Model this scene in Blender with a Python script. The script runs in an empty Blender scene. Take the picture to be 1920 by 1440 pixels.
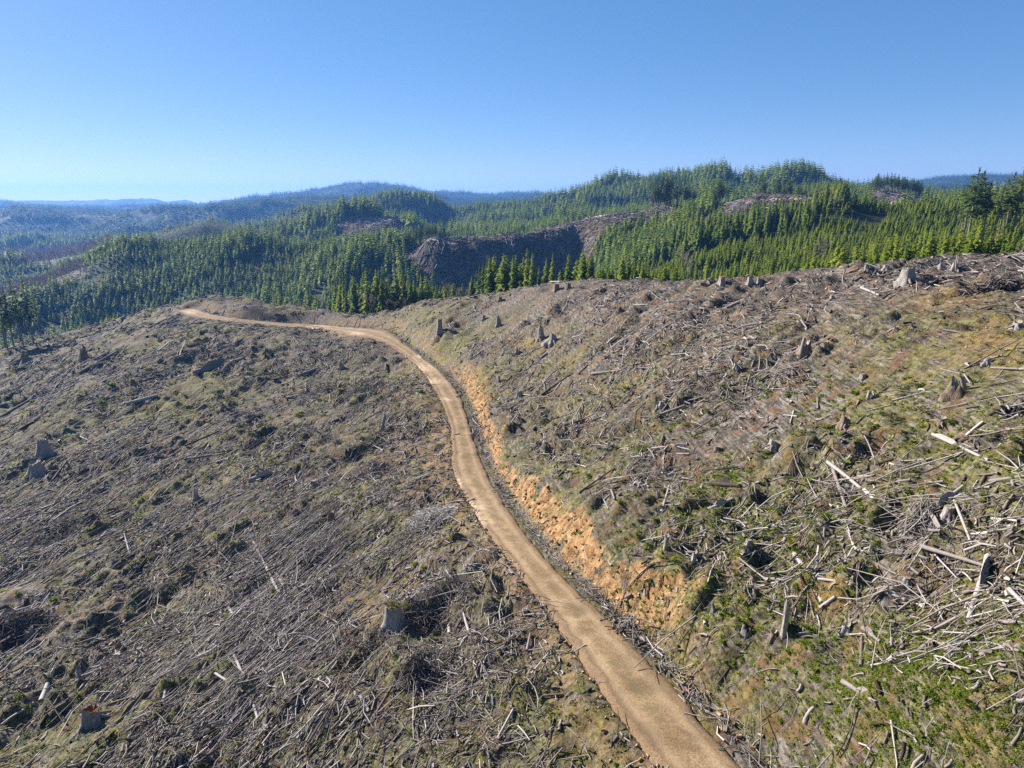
import bpy, math, random
import numpy as np
from math import radians, sin, cos, tan, pi

SEED = 11
rng = np.random.default_rng(SEED)
random.seed(SEED)
scene = bpy.context.scene
COL = scene.collection

# ------------------------------------------------------------------ camera model (1920x1440 picture units)
F, CU, CV = 1280.0, 960.0, 720.0
PITCH = radians(15.1)
CP, SP = cos(PITCH), sin(PITCH)

def ray(u, v):
    cx = (np.asarray(u, float) - CU) / F
    cy = (CV - np.asarray(v, float)) / F
    return cx, CP + cy * SP, -SP + cy * CP

def project(X, Y, Z):
    d = Y * CP - Z * SP
    up = Y * SP + Z * CP
    d = np.maximum(d, 0.01)
    return CU + F * X / d, CV - F * up / d

# ------------------------------------------------------------------ noise
def _hash(ix, iy, seed):
    n = (ix.astype(np.int64) * 374761393 + iy.astype(np.int64) * 668265263 + seed * 1442695041) & 0x7fffffff
    n = ((n ^ (n >> 13)) * 1274126177) & 0x7fffffff
    n = n ^ (n >> 16)
    return (n & 0xffff) / 65535.0

def vnoise(x, y, seed=0):
    ix, iy = np.floor(x), np.floor(y)
    fx, fy = x - ix, y - iy
    fx = fx * fx * fx * (fx * (fx * 6 - 15) + 10)
    fy = fy * fy * fy * (fy * (fy * 6 - 15) + 10)
    a = _hash(ix, iy, seed); b = _hash(ix + 1, iy, seed)
    c = _hash(ix, iy + 1, seed); d = _hash(ix + 1, iy + 1, seed)
    return (a + (b - a) * fx) * (1 - fy) + (c + (d - c) * fx) * fy

def fbm(x, y, lam, seed=0, octaves=3, gain=0.5):
    """-1..1 fractal noise of base wavelength lam (rotated octaves)"""
    out = np.zeros_like(x, dtype=float); amp = 1.0; tot = 0.0
    for o in range(octaves):
        a = 0.6 + o * 1.1
        xr = (x * cos(a) - y * sin(a)) / lam + 17.3 * o
        yr = (x * sin(a) + y * cos(a)) / lam - 9.1 * o
        out += amp * (2 * vnoise(xr, yr, seed + o) - 1)
        tot += amp; amp *= gain; lam *= 0.5
    return out / tot

def smooth01(x, a, b):
    t = np.clip((x - a) / (b - a), 0, 1)
    return t * t * (3 - 2 * t)

# ------------------------------------------------------------------ terrain: cross profiles from near to far
W0 = 40.0
S_TAB = np.linspace(-1.9, 1.9, 1521)

def L_z(pts):      # (u, v, z)
    out = []
    for u, v, z in pts:
        dx, dy, dz = ray(u, v); k = z / dz
        out.append((dx * k, dy * k, z))
    return out

def L_Y(pts):      # (u, v, Y)
    out = []
    for u, v, Y in pts:
        dx, dy, dz = ray(u, v); k = Y / dy
        out.append((dx * k, Y, dz * k))
    return out

def L_Yz(pts):     # (u, Y, z)
    out = []
    for u, Y, z in pts:
        out.append(((u - CU) / F * (Y * CP - z * SP), Y, z))
    return out

LINES = [
    [(-32, -20, -47), (-15, -20, -36), (0, -20, -27), (12, -20, -22.5), (32, -20, -18)],
    L_z([(-300, 1440, -47), (0, 1440, -42), (640, 1440, -35.5), (1000, 1440, -32), (1310, 1440, -30), (1600, 1440, -26), (1920, 1440, -20.5), (2300, 1440, -16)]),
    L_z([(-300, 1040, -57), (0, 1040, -52), (400, 1040, -44.5), (640, 1040, -39.5), (990, 1040, -33.5), (1300, 1040, -27), (1600, 1040, -22), (1920, 1040, -17.3), (2300, 1040, -13)]),
    L_z([(-300, 800, -66), (0, 800, -57.5), (320, 800, -49.5), (640, 800, -43.5), (865, 800, -39), (1000, 800, -34.5), (1300, 800, -25), (1600, 800, -18.8), (1920, 800, -14.3), (2300, 800, -11)]),
    L_z([(-300, 700, -70), (0, 690, -56), (320, 660, -47.5), (640, 665, -43), (770, 660, -40.5), (900, 660, -34.5), (1300, 650, -20), (1600, 630, -14.5), (1920, 610, -11.3), (2300, 590, -9)]),
    L_Y([(-300, 735, 240), (0, 668, 250), (150, 625, 262), (240, 596, 268), (330, 573, 275), (400, 552, 288), (470, 554, 288), (530, 580, 284), (570, 596, 262), (650, 604, 238), (730, 601, 216), (790, 588, 214),
         (900, 570, 204), (1040, 545, 174), (1200, 532, 150), (1420, 527, 127), (1600, 508, 111), (1700, 501, 102), (1920, 488, 93), (2300, 474, 86)]),
    L_Yz([(-300, 330, -98), (0, 330, -88), (300, 375, -92), (540, 350, -78), (700, 288, -50), (900, 282, -45), (1040, 236, -36), (1300, 188, -25.5), (1600, 152, -17.3), (1920, 130, -13), (2300, 122, -11)]),
    L_Yz([(-400, 470, -108), (0, 440, -105), (320, 470, -98), (600, 440, -88), (740, 455, -84), (790, 478, -90), (900, 480, -88), (1000, 492, -82), (1080, 520, -68), (1140, 430, -52), (1300, 300, -36), (1600, 225, -22), (1920, 188, -15.5), (2300, 180, -13)]),
    L_Y([(-400, 640, 520), (0, 552, 560), (100, 508, 600), (200, 478, 640), (320, 460, 680), (400, 451, 690), (520, 465, 680), (600, 474, 650), (700, 470, 600), (770, 453, 565), (800, 446, 545), (860, 440, 545),
         (960, 424, 560), (1100, 407, 600), (1200, 394, 620), (1280, 388, 620), (1340, 378, 600), (1420, 373, 560), (1500, 373, 520), (1560, 374, 480), (1640, 402, 430), (1760, 416, 380), (1920, 418, 340), (2300, 405, 320)]),
    L_Yz([(-400, 740, -112), (0, 740, -108), (180, 800, -100), (240, 868, -96), (480, 868, -92), (560, 800, -84), (640, 790, -80), (900, 720, -62), (1100, 740, -40), (1300, 740, -20), (1560, 600, -12), (1640, 540, -9), (1920, 470, -9), (2300, 450, -9)]),
    L_Y([(-400, 560, 880), (0, 522, 900), (100, 492, 920), (180, 458, 940), (240, 443, 950), (300, 434, 960), (370, 424, 960), (420, 427, 960), (480, 434, 960), (560, 436, 960), (610, 420, 950), (650, 410, 950),
         (700, 407, 950), (740, 414, 940), (770, 436, 940), (830, 458, 930), (1000, 444, 930), (1100, 424, 930), (1300, 390, 930), (1500, 378, 820), (1620, 366, 760), (1660, 357, 740), (1740, 360, 720), (1800, 392, 700), (1920, 412, 690), (2300, 412, 690)]),
    L_Yz([(-400, 1150, -110), (0, 1180, -110), (300, 1180, -92), (600, 1150, -70), (690, 1200, -72), (730, 1320, -76), (830, 1320, -78), (880, 1200, -64), (900, 1120, -60), (1100, 1100, -30), (1300, 1080, -12), (1600, 960, -6), (1920, 950, -20), (2300, 950, -20)]),
    L_Y([(-400, 500, 1500), (0, 482, 1500), (100, 468, 1500), (200, 455, 1500), (400, 443, 1500), (480, 428, 1480), (500, 417, 1460), (540, 405, 1440), (600, 400, 1420), (640, 402, 1420), (680, 390, 1420), (720, 380, 1420), (760, 377, 1420),
         (810, 378, 1400), (828, 393, 1400), (850, 408, 1380), (900, 404, 1360), (960, 392, 1340), (1000, 386, 1330), (1050, 376, 1320), (1100, 366, 1310), (1150, 358, 1300), (1200, 348, 1300), (1250, 339, 1300), (1300, 334, 1300),
         (1335, 320, 1290), (1362, 325, 1290), (1392, 348, 1280), (1430, 350, 1260), (1455, 338, 1240), (1488, 333, 1230), (1520, 347, 1200), (1552, 368, 1180), (1590, 382, 1150), (1680, 378, 1100), (1800, 390, 1100), (1920, 395, 1100), (2300, 395, 1100)]),
    L_Yz([(-400, 1950, -120), (0, 1950, -116), (400, 1950, -95), (800, 1950, -70), (1200, 1950, -30), (1600, 1800, -20), (1920, 1800, -20), (2300, 1800, -20)]),
    L_Y([(-400, 425, 2600), (0, 416, 2600), (60, 408, 2600), (120, 415, 2600), (200, 411, 2600), (270, 404, 2550), (320, 393, 2500), (400, 401, 2500), (500, 398, 2500), (560, 388, 2450), (650, 376, 2400), (720, 375, 2400),
         (800, 388, 2400), (900, 402, 2400), (1300, 400, 2400), (1700, 372, 2300), (1780, 362, 2300), (1850, 366, 2300), (1920, 374, 2300), (2300, 374, 2300)]),
    L_Yz([(-400, 3600, -105), (0, 3600, -100), (600, 3600, -60), (1200, 3600, -30), (1700, 3000, -20), (2300, 3000, -20)]),
    L_Y([(-400, 392, 5600), (0, 389, 5600), (100, 388, 5600), (200, 389, 5600), (300, 387, 5500), (400, 385, 5400), (450, 378, 5200), (500, 379, 5200), (540, 371, 5000), (580, 361, 5000), (620, 356, 5000), (670, 352, 5000),
         (720, 354, 5000), (760, 357, 5000), (830, 361, 5000), (900, 365, 5000), (960, 364, 5000), (1000, 361, 5000), (1040, 366, 5000), (1100, 374, 4900), (1400, 374, 4600), (1700, 352, 4200), (1780, 341, 4100), (1850, 340, 4100), (1920, 343, 4100), (2300, 341, 4100)]),
    L_Yz([(-400, 7200, -60), (400, 7200, -60), (1000, 7200, -40), (2300, 7000, -20)]),
    L_Y([(-400, 383, 9400), (0, 384, 9400), (60, 382, 9400), (140, 386, 9400), (400, 387, 9400), (1000, 380, 9400), (2300, 380, 9400)]),
]
NK = len(LINES)
YT = np.zeros((NK, len(S_TAB))); ZT = np.zeros((NK, len(S_TAB)))
_ds = S_TAB[1] - S_TAB[0]
for k, pts in enumerate(LINES):
    s = np.array([p[0] / (p[1] + W0) for p in pts]); o = np.argsort(s)
    yy = np.array([p[1] for p in pts])[o]; zz = np.array([p[2] for p in pts])[o]; s = s[o]
    ya = np.interp(S_TAB, s, yy); za = np.interp(S_TAB, s, zz)
    sig = 0.006 if k >= 5 else 0.03
    n = int(3 * sig / _ds); ker = np.exp(-0.5 * (np.arange(-n, n + 1) * _ds / sig) ** 2); ker /= ker.sum()
    pad = lambda a: np.concatenate([np.full(n, a[0]), a, np.full(n, a[-1])])
    YT[k] = np.convolve(pad(ya), ker, 'valid'); ZT[k] = np.convolve(pad(za), ker, 'valid')
_gap = np.diff(YT, axis=0).min(axis=1)
if _gap.min() <= 0:
    print('LINE ORDER PROBLEM', _gap)
K_CREST = 5

def tab(T, s):
    f = np.clip((s - S_TAB[0]) / _ds, 0, len(S_TAB) - 1.001)
    i = f.astype(int); f = f - i
    return T[..., i] * (1 - f) + T[..., i + 1] * f

def base_h(X, Y):
    X = np.asarray(X, float).ravel(); Y = np.asarray(Y, float).ravel()
    out = np.empty_like(X)
    for a in range(0, len(X), 150000):
        x = X[a:a + 150000]; y = Y[a:a + 150000]
        s = x / np.maximum(y + W0, 1.0)
        Yk = tab(YT, s); Zk = tab(ZT, s)
        h = np.diff(Yk, axis=0); d = np.diff(Zk, axis=0) / h
        m = np.zeros_like(Zk)
        same = d[:-1] * d[1:] > 0
        w1 = 2 * h[1:] + h[:-1]; w2 = h[1:] + 2 * h[:-1]
        with np.errstate(divide='ignore', invalid='ignore'):
            mm = (w1 + w2) / (w1 / d[:-1] + w2 / d[1:])
        m[1:-1] = np.where(same, mm, 0)
        m[0] = d[0]; m[-1] = 0
        i = np.clip((y[None, :] >= Yk).sum(axis=0) - 1, 0, NK - 2)[None, :]
        g = lambda A: np.take_along_axis(A, i, axis=0)[0]
        y0, y1 = g(Yk), np.take_along_axis(Yk, i + 1, 0)[0]
        z0, z1 = g(Zk), np.take_along_axis(Zk, i + 1, 0)[0]
        m0, m1 = g(m), np.take_along_axis(m, i + 1, 0)[0]
        hh = y1 - y0; t = np.clip((y - y0) / hh, 0, 1)
        out[a:a + 150000] = ((1 + 2 * t) * (1 - t) ** 2 * z0 + t * (1 - t) ** 2 * hh * m0 + t * t * (3 - 2 * t) * z1 + t * t * (t - 1) * hh * m1)
    return out

def rough(X, Y):
    r = np.maximum(Y, 1.0)
    n = np.zeros_like(X)
    near = 1 - smooth01(r, 260, 420)
    lump = 0.35 + 1.3 * smooth01(fbm(X, Y, 11, 12, 2), -.15, .45)
    n += near * (0.7 * fbm(X, Y, 16, 3, 2) + 0.75 * fbm(X, Y, 5.5, 5, 2) + lump * (0.75 * fbm(X, Y, 2.4, 8, 2) + 0.55 * fbm(X, Y, 1.15, 15, 2)))
    for lam in (45, 90, 180, 360, 720, 1500):
        w = smooth01(r, 2.2 * lam, 4.6 * lam)
        n += w * lam * ((0.04 if lam < 300 else .055) * fbm(X, Y, lam, 20 + lam, 2) + 0.085 * (0.45 - np.abs(fbm(X, Y, lam * 1.3, 40 + lam, 2)) * 1.6) * (lam < 400))
    return n

# ---- the road
ROAD_PX = [(1560, 1700), (1420, 1550), (1340, 1440), (1268, 1358), (1183, 1260), (1097, 1150), (1042, 1090), (985, 1030), (930, 962), (893, 900), (874, 860), (866, 800), (851, 750), (826, 708),
           (790, 670), (748, 640), (697, 619), (640, 610), (570, 606), (500, 602), (430, 596), (385, 588), (358, 580), (346, 575)]

def hit(u, v, hf=None, y0=6.0, y1=420.0):
    """first ground point behind picture point(s)"""
    hf = hf or base_h
    u = np.atleast_1d(np.asarray(u, float)); v = np.atleast_1d(np.asarray(v, float))
    dx, dy, dz = ray(u, v)
    ys = np.geomspace(y0, y1, 420)
    X = (dx / dy)[:, None] * ys[None, :]; Z = (dz / dy)[:, None] * ys[None, :]
    H = hf(X.ravel(), np.broadcast_to(ys, X.shape).ravel()).reshape(X.shape)
    below = H > Z
    i = np.where(below.any(axis=1), below.argmax(axis=1), len(ys) - 1)
    i = np.maximum(i, 1)
    r = np.arange(len(u))
    d1 = (Z - H)[r, i]; d0 = (Z - H)[r, i - 1]
    t = np.clip(d0 / np.where(abs(d0 - d1) < 1e-9, 1, d0 - d1), 0, 1)
    Y = ys[i - 1] + (ys[i] - ys[i - 1]) * t
    return dx / dy * Y, Y, dz / dy * Y, below.any(axis=1)

_ru = np.array([p[0] for p in ROAD_PX], float); _rv = np.array([p[1] for p in ROAD_PX], float)
_hx, _hy, _hz, _ok = hit(_ru, _rv)
def resample(px, py, step):
    px = np.asarray(px); py = np.asarray(py)
    for _ in range(2):      # corner cutting
        qx = np.empty(2 * len(px) - 2); qy = np.empty_like(qx)
        qx[0::2] = .75 * px[:-1] + .25 * px[1:]; qx[1::2] = .25 * px[:-1] + .75 * px[1:]
        qy[0::2] = .75 * py[:-1] + .25 * py[1:]; qy[1::2] = .25 * py[:-1] + .75 * py[1:]
        px = np.concatenate([[px[0]], qx, [px[-1]]]); py = np.concatenate([[py[0]], qy, [py[-1]]])
    L = np.concatenate([[0], np.cumsum(np.hypot(np.diff(px), np.diff(py)))])
    t = np.arange(0, L[-1], step)
    return np.interp(t, L, px), np.interp(t, L, py), t
RX, RY, RT = resample(_hx, _hy, 1.0)
# go on past the end, round the back of the knoll
def smooth1(a, n):
    k = np.ones(n) / n
    return np.convolve(np.concatenate([np.full(n // 2, a[0]), a, np.full(n - 1 - n // 2, a[-1])]), k, 'valid')
RX = smooth1(RX, 9); RY = smooth1(RY, 9)
RZ = smooth1(base_h(RX, RY), 25) - 0.9
_tx = np.gradient(RX); _ty = np.gradient(RY); _tl = np.hypot(_tx, _ty); _tx /= _tl; _ty /= _tl
RNX, RNY = _ty, -_tx            # right-hand normal (uphill side)
RHW = 2.1 + 1.5 * smooth01(RY, 190, 235) + 0.25 * np.sin(RT * 0.11)
RHW = RHW + 4.0 * np.exp(-((RY - 217) / 13.0) ** 2) * (RX > -62)

def road_rel(X, Y):
    """signed distance to the road centre (right of travel positive), road height, half width, station"""
    n = len(X)
    d = np.full(n, 1e3); z = np.zeros(n); hw = np.full(n, 2.3); st = np.zeros(n)
    near = (Y > -25) & (Y < 320) & (X > -170) & (X < 60)
    idx = np.nonzero(near)[0]
    for a in range(0, len(idx), 20000):
        ii = idx[a:a + 20000]
        dx = X[ii, None] - RX[None, :]; dy = Y[ii, None] - RY[None, :]
        q = dx * dx + dy * dy
        j = q.argmin(axis=1)
        rr = np.arange(len(ii))
        lat = dx[rr, j] * RNX[j] + dy[rr, j] * RNY[j]
        dist = np.sqrt(q[rr, j])
        lat = np.where(lat >= 0, 1, -1) * np.maximum(np.abs(lat), np.where((j == 0) | (j == len(RX) - 1), dist, 0))
        d[ii] = lat; z[ii] = RZ[j]; hw[ii] = RHW[j]; st[ii] = RT[j]
    return d, z, hw, st

def ground_info(X, Y):
    X = np.asarray(X, float).ravel(); Y = np.asarray(Y, float).ravel()
    b = base_h(X, Y); r = rough(X, Y)
    d, zr, hw, st = road_rel(X, Y)
    ad = np.abs(d)
    n0 = b + r
    # bench: flat under the road, cut bank on the right, fill on the left
    flat = zr - 0.05
    off = ad - hw
    cutgo = 1.5 + 0.3 * np.sin(st * 0.21) + 0.25 * np.sin(st * 0.083 + 1) + .45 * fbm(st, st * 0, 6, 77, 2)
    farr = smooth01(Y, 165, 215); cutgo = cutgo * (1 - farr) + .7 * farr
    up = flat - 0.25 * np.exp(-((off - 1.0) / 0.7) ** 2) + cutgo * np.maximum(off - 1.9, 0) + 0.85 * fbm(X, Y, 2.4, 71, 3) * smooth01(off, .5, 2.5) * (1 - .8 * farr)
    dn = flat - 0.62 * np.maximum(off - 0.4, 0)
    hr = np.where(d > 0, np.minimum(np.maximum(n0, flat - .1), up), np.maximum(np.minimum(n0, flat + 0.12 * np.maximum(off, 0) + 0.05), dn))
    hr = np.where(off < 0, flat, hr)
    w = 1 - smooth01(ad, 14, 22)
    h = n0 * (1 - w) + hr * w
    for px, py, R, dp in PITS:
        q = (X - px) ** 2 + (Y - py) ** 2; dp = dp * .72; h = h - dp * np.exp(-(q / R ** 2) ** 1.6); q = (X - px + 1.5 * R * .8) ** 2 + (Y - py - 1.5 * R * .5) ** 2; h = h + .75 * dp * np.exp(-q / (R * .9) ** 2)  # pit hollowed, and a mound added sunward to throw shade into it
    bank = ((d > 0) & (up < n0 - 0.05) & (off > 1.2)).astype(float) * smooth01(off, 1.2, 2.2) * w * smooth01(Y, 38, 50) * (1 - smooth01(Y, 135, 165) * .75) * (1 - smooth01(off + 2.2 * fbm(X, Y, 5, 79, 2), 4.2, 6.2))
    return h, d, off, bank, st

PITS = []
for _u, _v, _R, _d in ((858, 1112, 2.0, 1.3), (805, 1165, 2.2, 1.3), (820, 1272, 2.2, 1.2), (700, 1225, 1.6, .8), (120, 1005, 3.5, 1.3), (45, 1185, 3.0, 1.5), (1405, 1190, 1.2, .9), (1590, 1180, 1.2, .8), (1310, 1048, 1.2, .8), (1730, 1000, 1.5, .8), (615, 985, 1.8, 1.0), (50, 690, 4.0, 1.6), (430, 700, 3.0, 1.2), (690, 735, 3.0, 1.0), (1450, 842, 1.2, .7), (1850, 975, 1.4, .8)):
    _x, _y, _z, _k = hit([_u], [_v]); PITS.append((_x[0], _y[0], _R, _d))

def ground_h(X, Y):
    return ground_info(X, Y)[0]

# ------------------------------------------------------------------ mesh helpers
def new_mesh(name, verts, faces_list, mat=None, attrs=None, smooth=False):
    me = bpy.data.meshes.new(name)
    verts = np.asarray(verts, np.float32).reshape(-1, 3)
    me.vertices.add(len(verts)); me.vertices.foreach_set('co', verts.ravel())
    loops = []; starts = []; totals = []; ofs = 0
    for f in faces_list:
        f = np.asarray(f, np.int32)
        if f.size == 0:
            continue
        k = f.shape[1]
        loops.append(f.ravel()); starts.append(ofs + np.arange(len(f)) * k); totals.append(np.full(len(f), k)); ofs += f.size
    loops = np.concatenate(loops).astype(np.int32); starts = np.concatenate(starts).astype(np.int32); totals = np.concatenate(totals).astype(np.int32)
    me.loops.add(len(loops)); me.loops.foreach_set('vertex_index', loops)
    me.polygons.add(len(starts)); me.polygons.foreach_set('loop_start', starts); me.polygons.foreach_set('loop_total', totals)
    if smooth:
        me.polygons.foreach_set('use_smooth', np.ones(len(starts), bool))
    if attrs:
        for k, v in attrs.items():
            a = me.attributes.new(k, 'FLOAT', 'POINT'); a.data.foreach_set('value', np.asarray(v, np.float32))
    me.update(calc_edges=True)
    if mat:
        me.materials.append(mat)
    return me

def obj(name, me, parent=None, loc=None):
    o = bpy.data.objects.new(name, me); COL.objects.link(o)
    if parent is not None:
        o.parent = parent
    if loc is not None:
        o.location = loc
    return o

def tag(o, label=None, cat=None, group=None, kind=None):
    if label: o['label'] = label
    if cat: o['category'] = cat
    if group: o['group'] = group
    if kind: o['kind'] = kind
    return o

def empty(name, loc, rz=0.0, scale=1.0):
    o = bpy.data.objects.new(name, None); COL.objects.link(o)
    o.empty_display_size = 0.3
    o.location = loc; o.rotation_euler = (0, 0, rz); o.scale = (scale,) * 3
    return o

# ------------------------------------------------------------------ materials
class NT:
    def __init__(self, name):
        self.m = bpy.data.materials.new(name); self.m.use_nodes = True
        self.t = self.m.node_tree; self.t.nodes.clear()
        self.out = self.n('ShaderNodeOutputMaterial')
        self.b = self.n('ShaderNodeBsdfPrincipled')
        self.b.inputs['Roughness'].default_value = 0.9
        self.b.inputs['Specular IOR Level'].default_value = 0.15
        self.l(self.b.outputs[0], self.out.inputs['Surface'])
    def n(self, t, **kw):
        x = self.t.nodes.new(t)
        for k, v in kw.items(): setattr(x, k, v)
        return x
    def l(self, a, b): self.t.links.new(a, b)
    def val(self, sock, v):
        if hasattr(v, 'is_linked'): self.l(v, sock)
        else: sock.default_value = v
    def noise(self, scale, detail=4, rough=0.6, vec=None, dist=0.0):
        x = self.n('ShaderNodeTexNoise'); x.inputs['Scale'].default_value = scale; x.inputs['Detail'].default_value = detail
        x.inputs['Roughness'].default_value = rough; x.inputs['Distortion'].default_value = dist
        self.l(vec if vec is not None else self.pos(), x.inputs['Vector'])
        return x.outputs['Fac']
    def pos(self):
        if not hasattr(self, '_g'): self._g = self.n('ShaderNodeNewGeometry')
        return self._g.outputs['Position']
    def mapping(self, vec, rot=(0, 0, 0), scale=(1, 1, 1)):
        m = self.n('ShaderNodeMapping'); m.inputs['Rotation'].default_value = rot; m.inputs['Scale'].default_value = scale
        self.l(vec, m.inputs['Vector']); return m.outputs[0]
    def ramp(self, fac, stops):
        r = self.n('ShaderNodeValToRGB'); e = r.color_ramp.elements
        while len(e) < len(stops): e.new(0.5)
        for q, (p, c) in zip(e, stops):
            q.position = p; q.color = (*c, 1) if len(c) == 3 else c
        self.l(fac, r.inputs[0]); return r.outputs[0]
    def mix(self, fac, a, b, mode='MIX'):
        m = self.n('ShaderNodeMix', data_type='RGBA', blend_type=mode)
        self.val(m.inputs[0], fac)
        for s, v in ((m.inputs[6], a), (m.inputs[7], b)):
            self.val(s, v if hasattr(v, 'is_linked') else (*v, 1))
        return m.outputs[2]
    def math(self, op, a, b=0.0, clamp=False):
        m = self.n('ShaderNodeMath', operation=op, use_clamp=clamp)
        self.val(m.inputs[0], a); self.val(m.inputs[1], b); return m.outputs[0]
    def mrange(self, v, a, b, c=0.0, d=1.0):
        m = self.n('ShaderNodeMapRange', interpolation_type='SMOOTHSTEP')
        self.l(v, m.inputs[0])
        for i, q in enumerate((a, b, c, d)): m.inputs[i + 1].default_value = q
        return m.outputs[0]
    def attr(self, name):
        a = self.n('ShaderNodeAttribute', attribute_name=name); return a.outputs['Fac']
    def rand(self):
        return self.n('ShaderNodeObjectInfo').outputs['Random']
    def color(self, c): self.val(self.b.inputs['Base Color'], c)
    def bump(self, h, strength=0.5, dist=0.1):
        b = self.n('ShaderNodeBump'); b.inputs['Strength'].default_value = strength; b.inputs['Distance'].default_value = dist
        self.l(h, b.inputs['Height']); self.l(b.outputs[0], self.b.inputs['Normal'])

def mat_ground():
    N = NT('clearcut_ground')
    big = N.noise(0.045, 5, 0.6); mid = N.noise(0.4, 6, 0.65); fine = N.noise(2.6, 7, 0.7); micro = N.noise(11, 4, 0.7)
    st = N.noise(1.0, 5, 0.65, N.mapping(N.pos(), (0, 0, radians(-14)), (3.2, .34, 3.2)), 0.4)
    litter = N.ramp(fine, [(0.36, (0.016, 0.012, 0.009)), (0.48, (0.062, 0.047, 0.035)), (0.58, (0.15, 0.122, 0.094)), (0.72, (0.33, 0.285, 0.235))])  # dark duff, low end deepened to paint the shadowed gaps between slash
    streak = N.ramp(st, [(0.38, (0.022, 0.018, 0.015)), (0.5, (0.115, 0.097, 0.082)), (0.65, (0.35, 0.31, 0.27))])
    base = N.mix(N.mrange(big, .35, .62, .25, .75), litter, streak)
    soil = N.ramp(micro, [(0.3, (0.07, 0.034, 0.016)), (0.7, (0.24, 0.125, 0.056))])
    base = N.mix(N.math('MULTIPLY', N.mrange(mid, .50, .62), 0.7), base, soil)
    # moss and dead grass
    mo = N.math('MULTIPLY', N.math('MULTIPLY', N.mrange(N.noise(0.35, 5, 0.65), .38, .52), N.mrange(N.noise(1.7, 6, 0.72), .36, .52)), N.attr('moss'))
    moss = N.ramp(fine, [(0.36, (0.024, 0.027, 0.006)), (0.50, (0.125, 0.122, 0.018)), (0.66, (0.30, 0.27, 0.05))])
    base = N.mix(N.math('MULTIPLY', mo, 0.85), base, moss)
    gold = N.math('ADD', N.math('MULTIPLY', N.math('MULTIPLY', N.mrange(N.noise(0.13, 5, 0.6), .57, .68), N.attr('moss')), .35), N.math('MULTIPLY', N.attr('gold'), N.mrange(N.noise(0.9, 5, .7), .34, .54)), True)
    base = N.mix(N.math('MULTIPLY', gold, 0.85), base, N.ramp(fine, [(0.36, (0.08, 0.045, 0.012)), (0.64, (0.32, 0.22, 0.06))]))
    # bare cut bank
    bn = N.math('MULTIPLY', N.attr('bank'), N.mrange(N.noise(0.5, 7, 0.75), .425, .485))
    och = N.ramp(N.noise(1.3, 6, 0.65), [(0.34, (0.13, 0.066, 0.026)), (0.5, (0.31, 0.172, 0.072)), (0.68, (0.47, 0.31, 0.155))])
    base = N.mix(bn, base, och)
    bt = N.math('MULTIPLY', N.attr('bare'), N.mrange(N.noise(0.5, 5, 0.65), .36, .60))
    base = N.mix(N.math('MULTIPLY', bt, 0.75), base, N.ramp(fine, [(0.3, (0.15, 0.085, 0.042)), (0.7, (0.36, 0.235, 0.13))]))
    N.color(base)
    h = N.math('ADD', N.math('MULTIPLY', fine, 1.0), N.math('MULTIPLY', micro, 0.35))
    N.bump(h, 0.9, 0.28)
    return N.m

def mat_road():
    N = NT('road_dirt')
    a = N.attr('lane')      # -1 .. 1 across
    n1 = N.noise(0.5, 5, 0.6); n2 = N.noise(7, 6, 0.75); n3 = N.noise(26, 3, 0.7)
    c = N.ramp(n1, [(0.3, (0.18, 0.113, 0.056)), (0.5, (0.26, 0.172, 0.090)), (0.7, (0.34, 0.238, 0.135))])
    c = N.mix(0.75, c, N.ramp(n2, [(0.3, (0.12, 0.12, 0.12)), (0.5, (0.5, 0.5, 0.5)), (0.72, (1, 1, 1))]), 'OVERLAY')
    al = N.math('ABSOLUTE', a)
    wob = N.math('ADD', al, N.math('MULTIPLY', N.math('SUBTRACT', n1, 0.5), 0.5))
    track = N.math('SUBTRACT', 1.0, N.math('ABSOLUTE', N.math('MULTIPLY', N.math('SUBTRACT', wob, 0.42), 4.5)), True)
    c = N.mix(N.math('MULTIPLY', track, 0.55), c, (0.355, 0.26, 0.155))
    edge = N.mrange(wob, .55, .92)
    damp = N.mrange(N.noise(0.28, 5, 0.65), .50, .64)
    c = N.mix(N.math('MULTIPLY', damp, 0.45), c, (0.15, 0.10, 0.055))
    rut = N.math('SUBTRACT', 1.0, N.math('ABSOLUTE', N.math('MULTIPLY', N.math('SUBTRACT', wob, 0.62), 9.0)), True)
    c = N.mix(N.math('MULTIPLY', rut, 0.5), c, (0.13, 0.085, 0.048))
    c = N.mix(N.math('MULTIPLY', edge, 0.85), c, N.ramp(n2, [(0.3, (0.10, 0.062, 0.034)), (0.7, (0.25, 0.165, 0.095))]))
    mid = N.math('MULTIPLY', N.mrange(al, .26, .04), N.mrange(N.noise(0.8, 5, .7), .42, .58))
    c = N.mix(N.math('MULTIPLY', mid, 0.6), c, (0.135, 0.105, 0.05))
    pt = N.math('MULTIPLY', N.attr('pale'), N.mrange(N.noise(1.1, 5, 0.65), .36, .56))
    c = N.mix(N.math('MULTIPLY', pt, 0.85), c, (0.56, 0.41, 0.27))
    N.color(c)
    N.bump(N.math('ADD', n2, N.math('MULTIPLY', n3, .6)), 0.6, 0.09)
    return N.m

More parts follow.
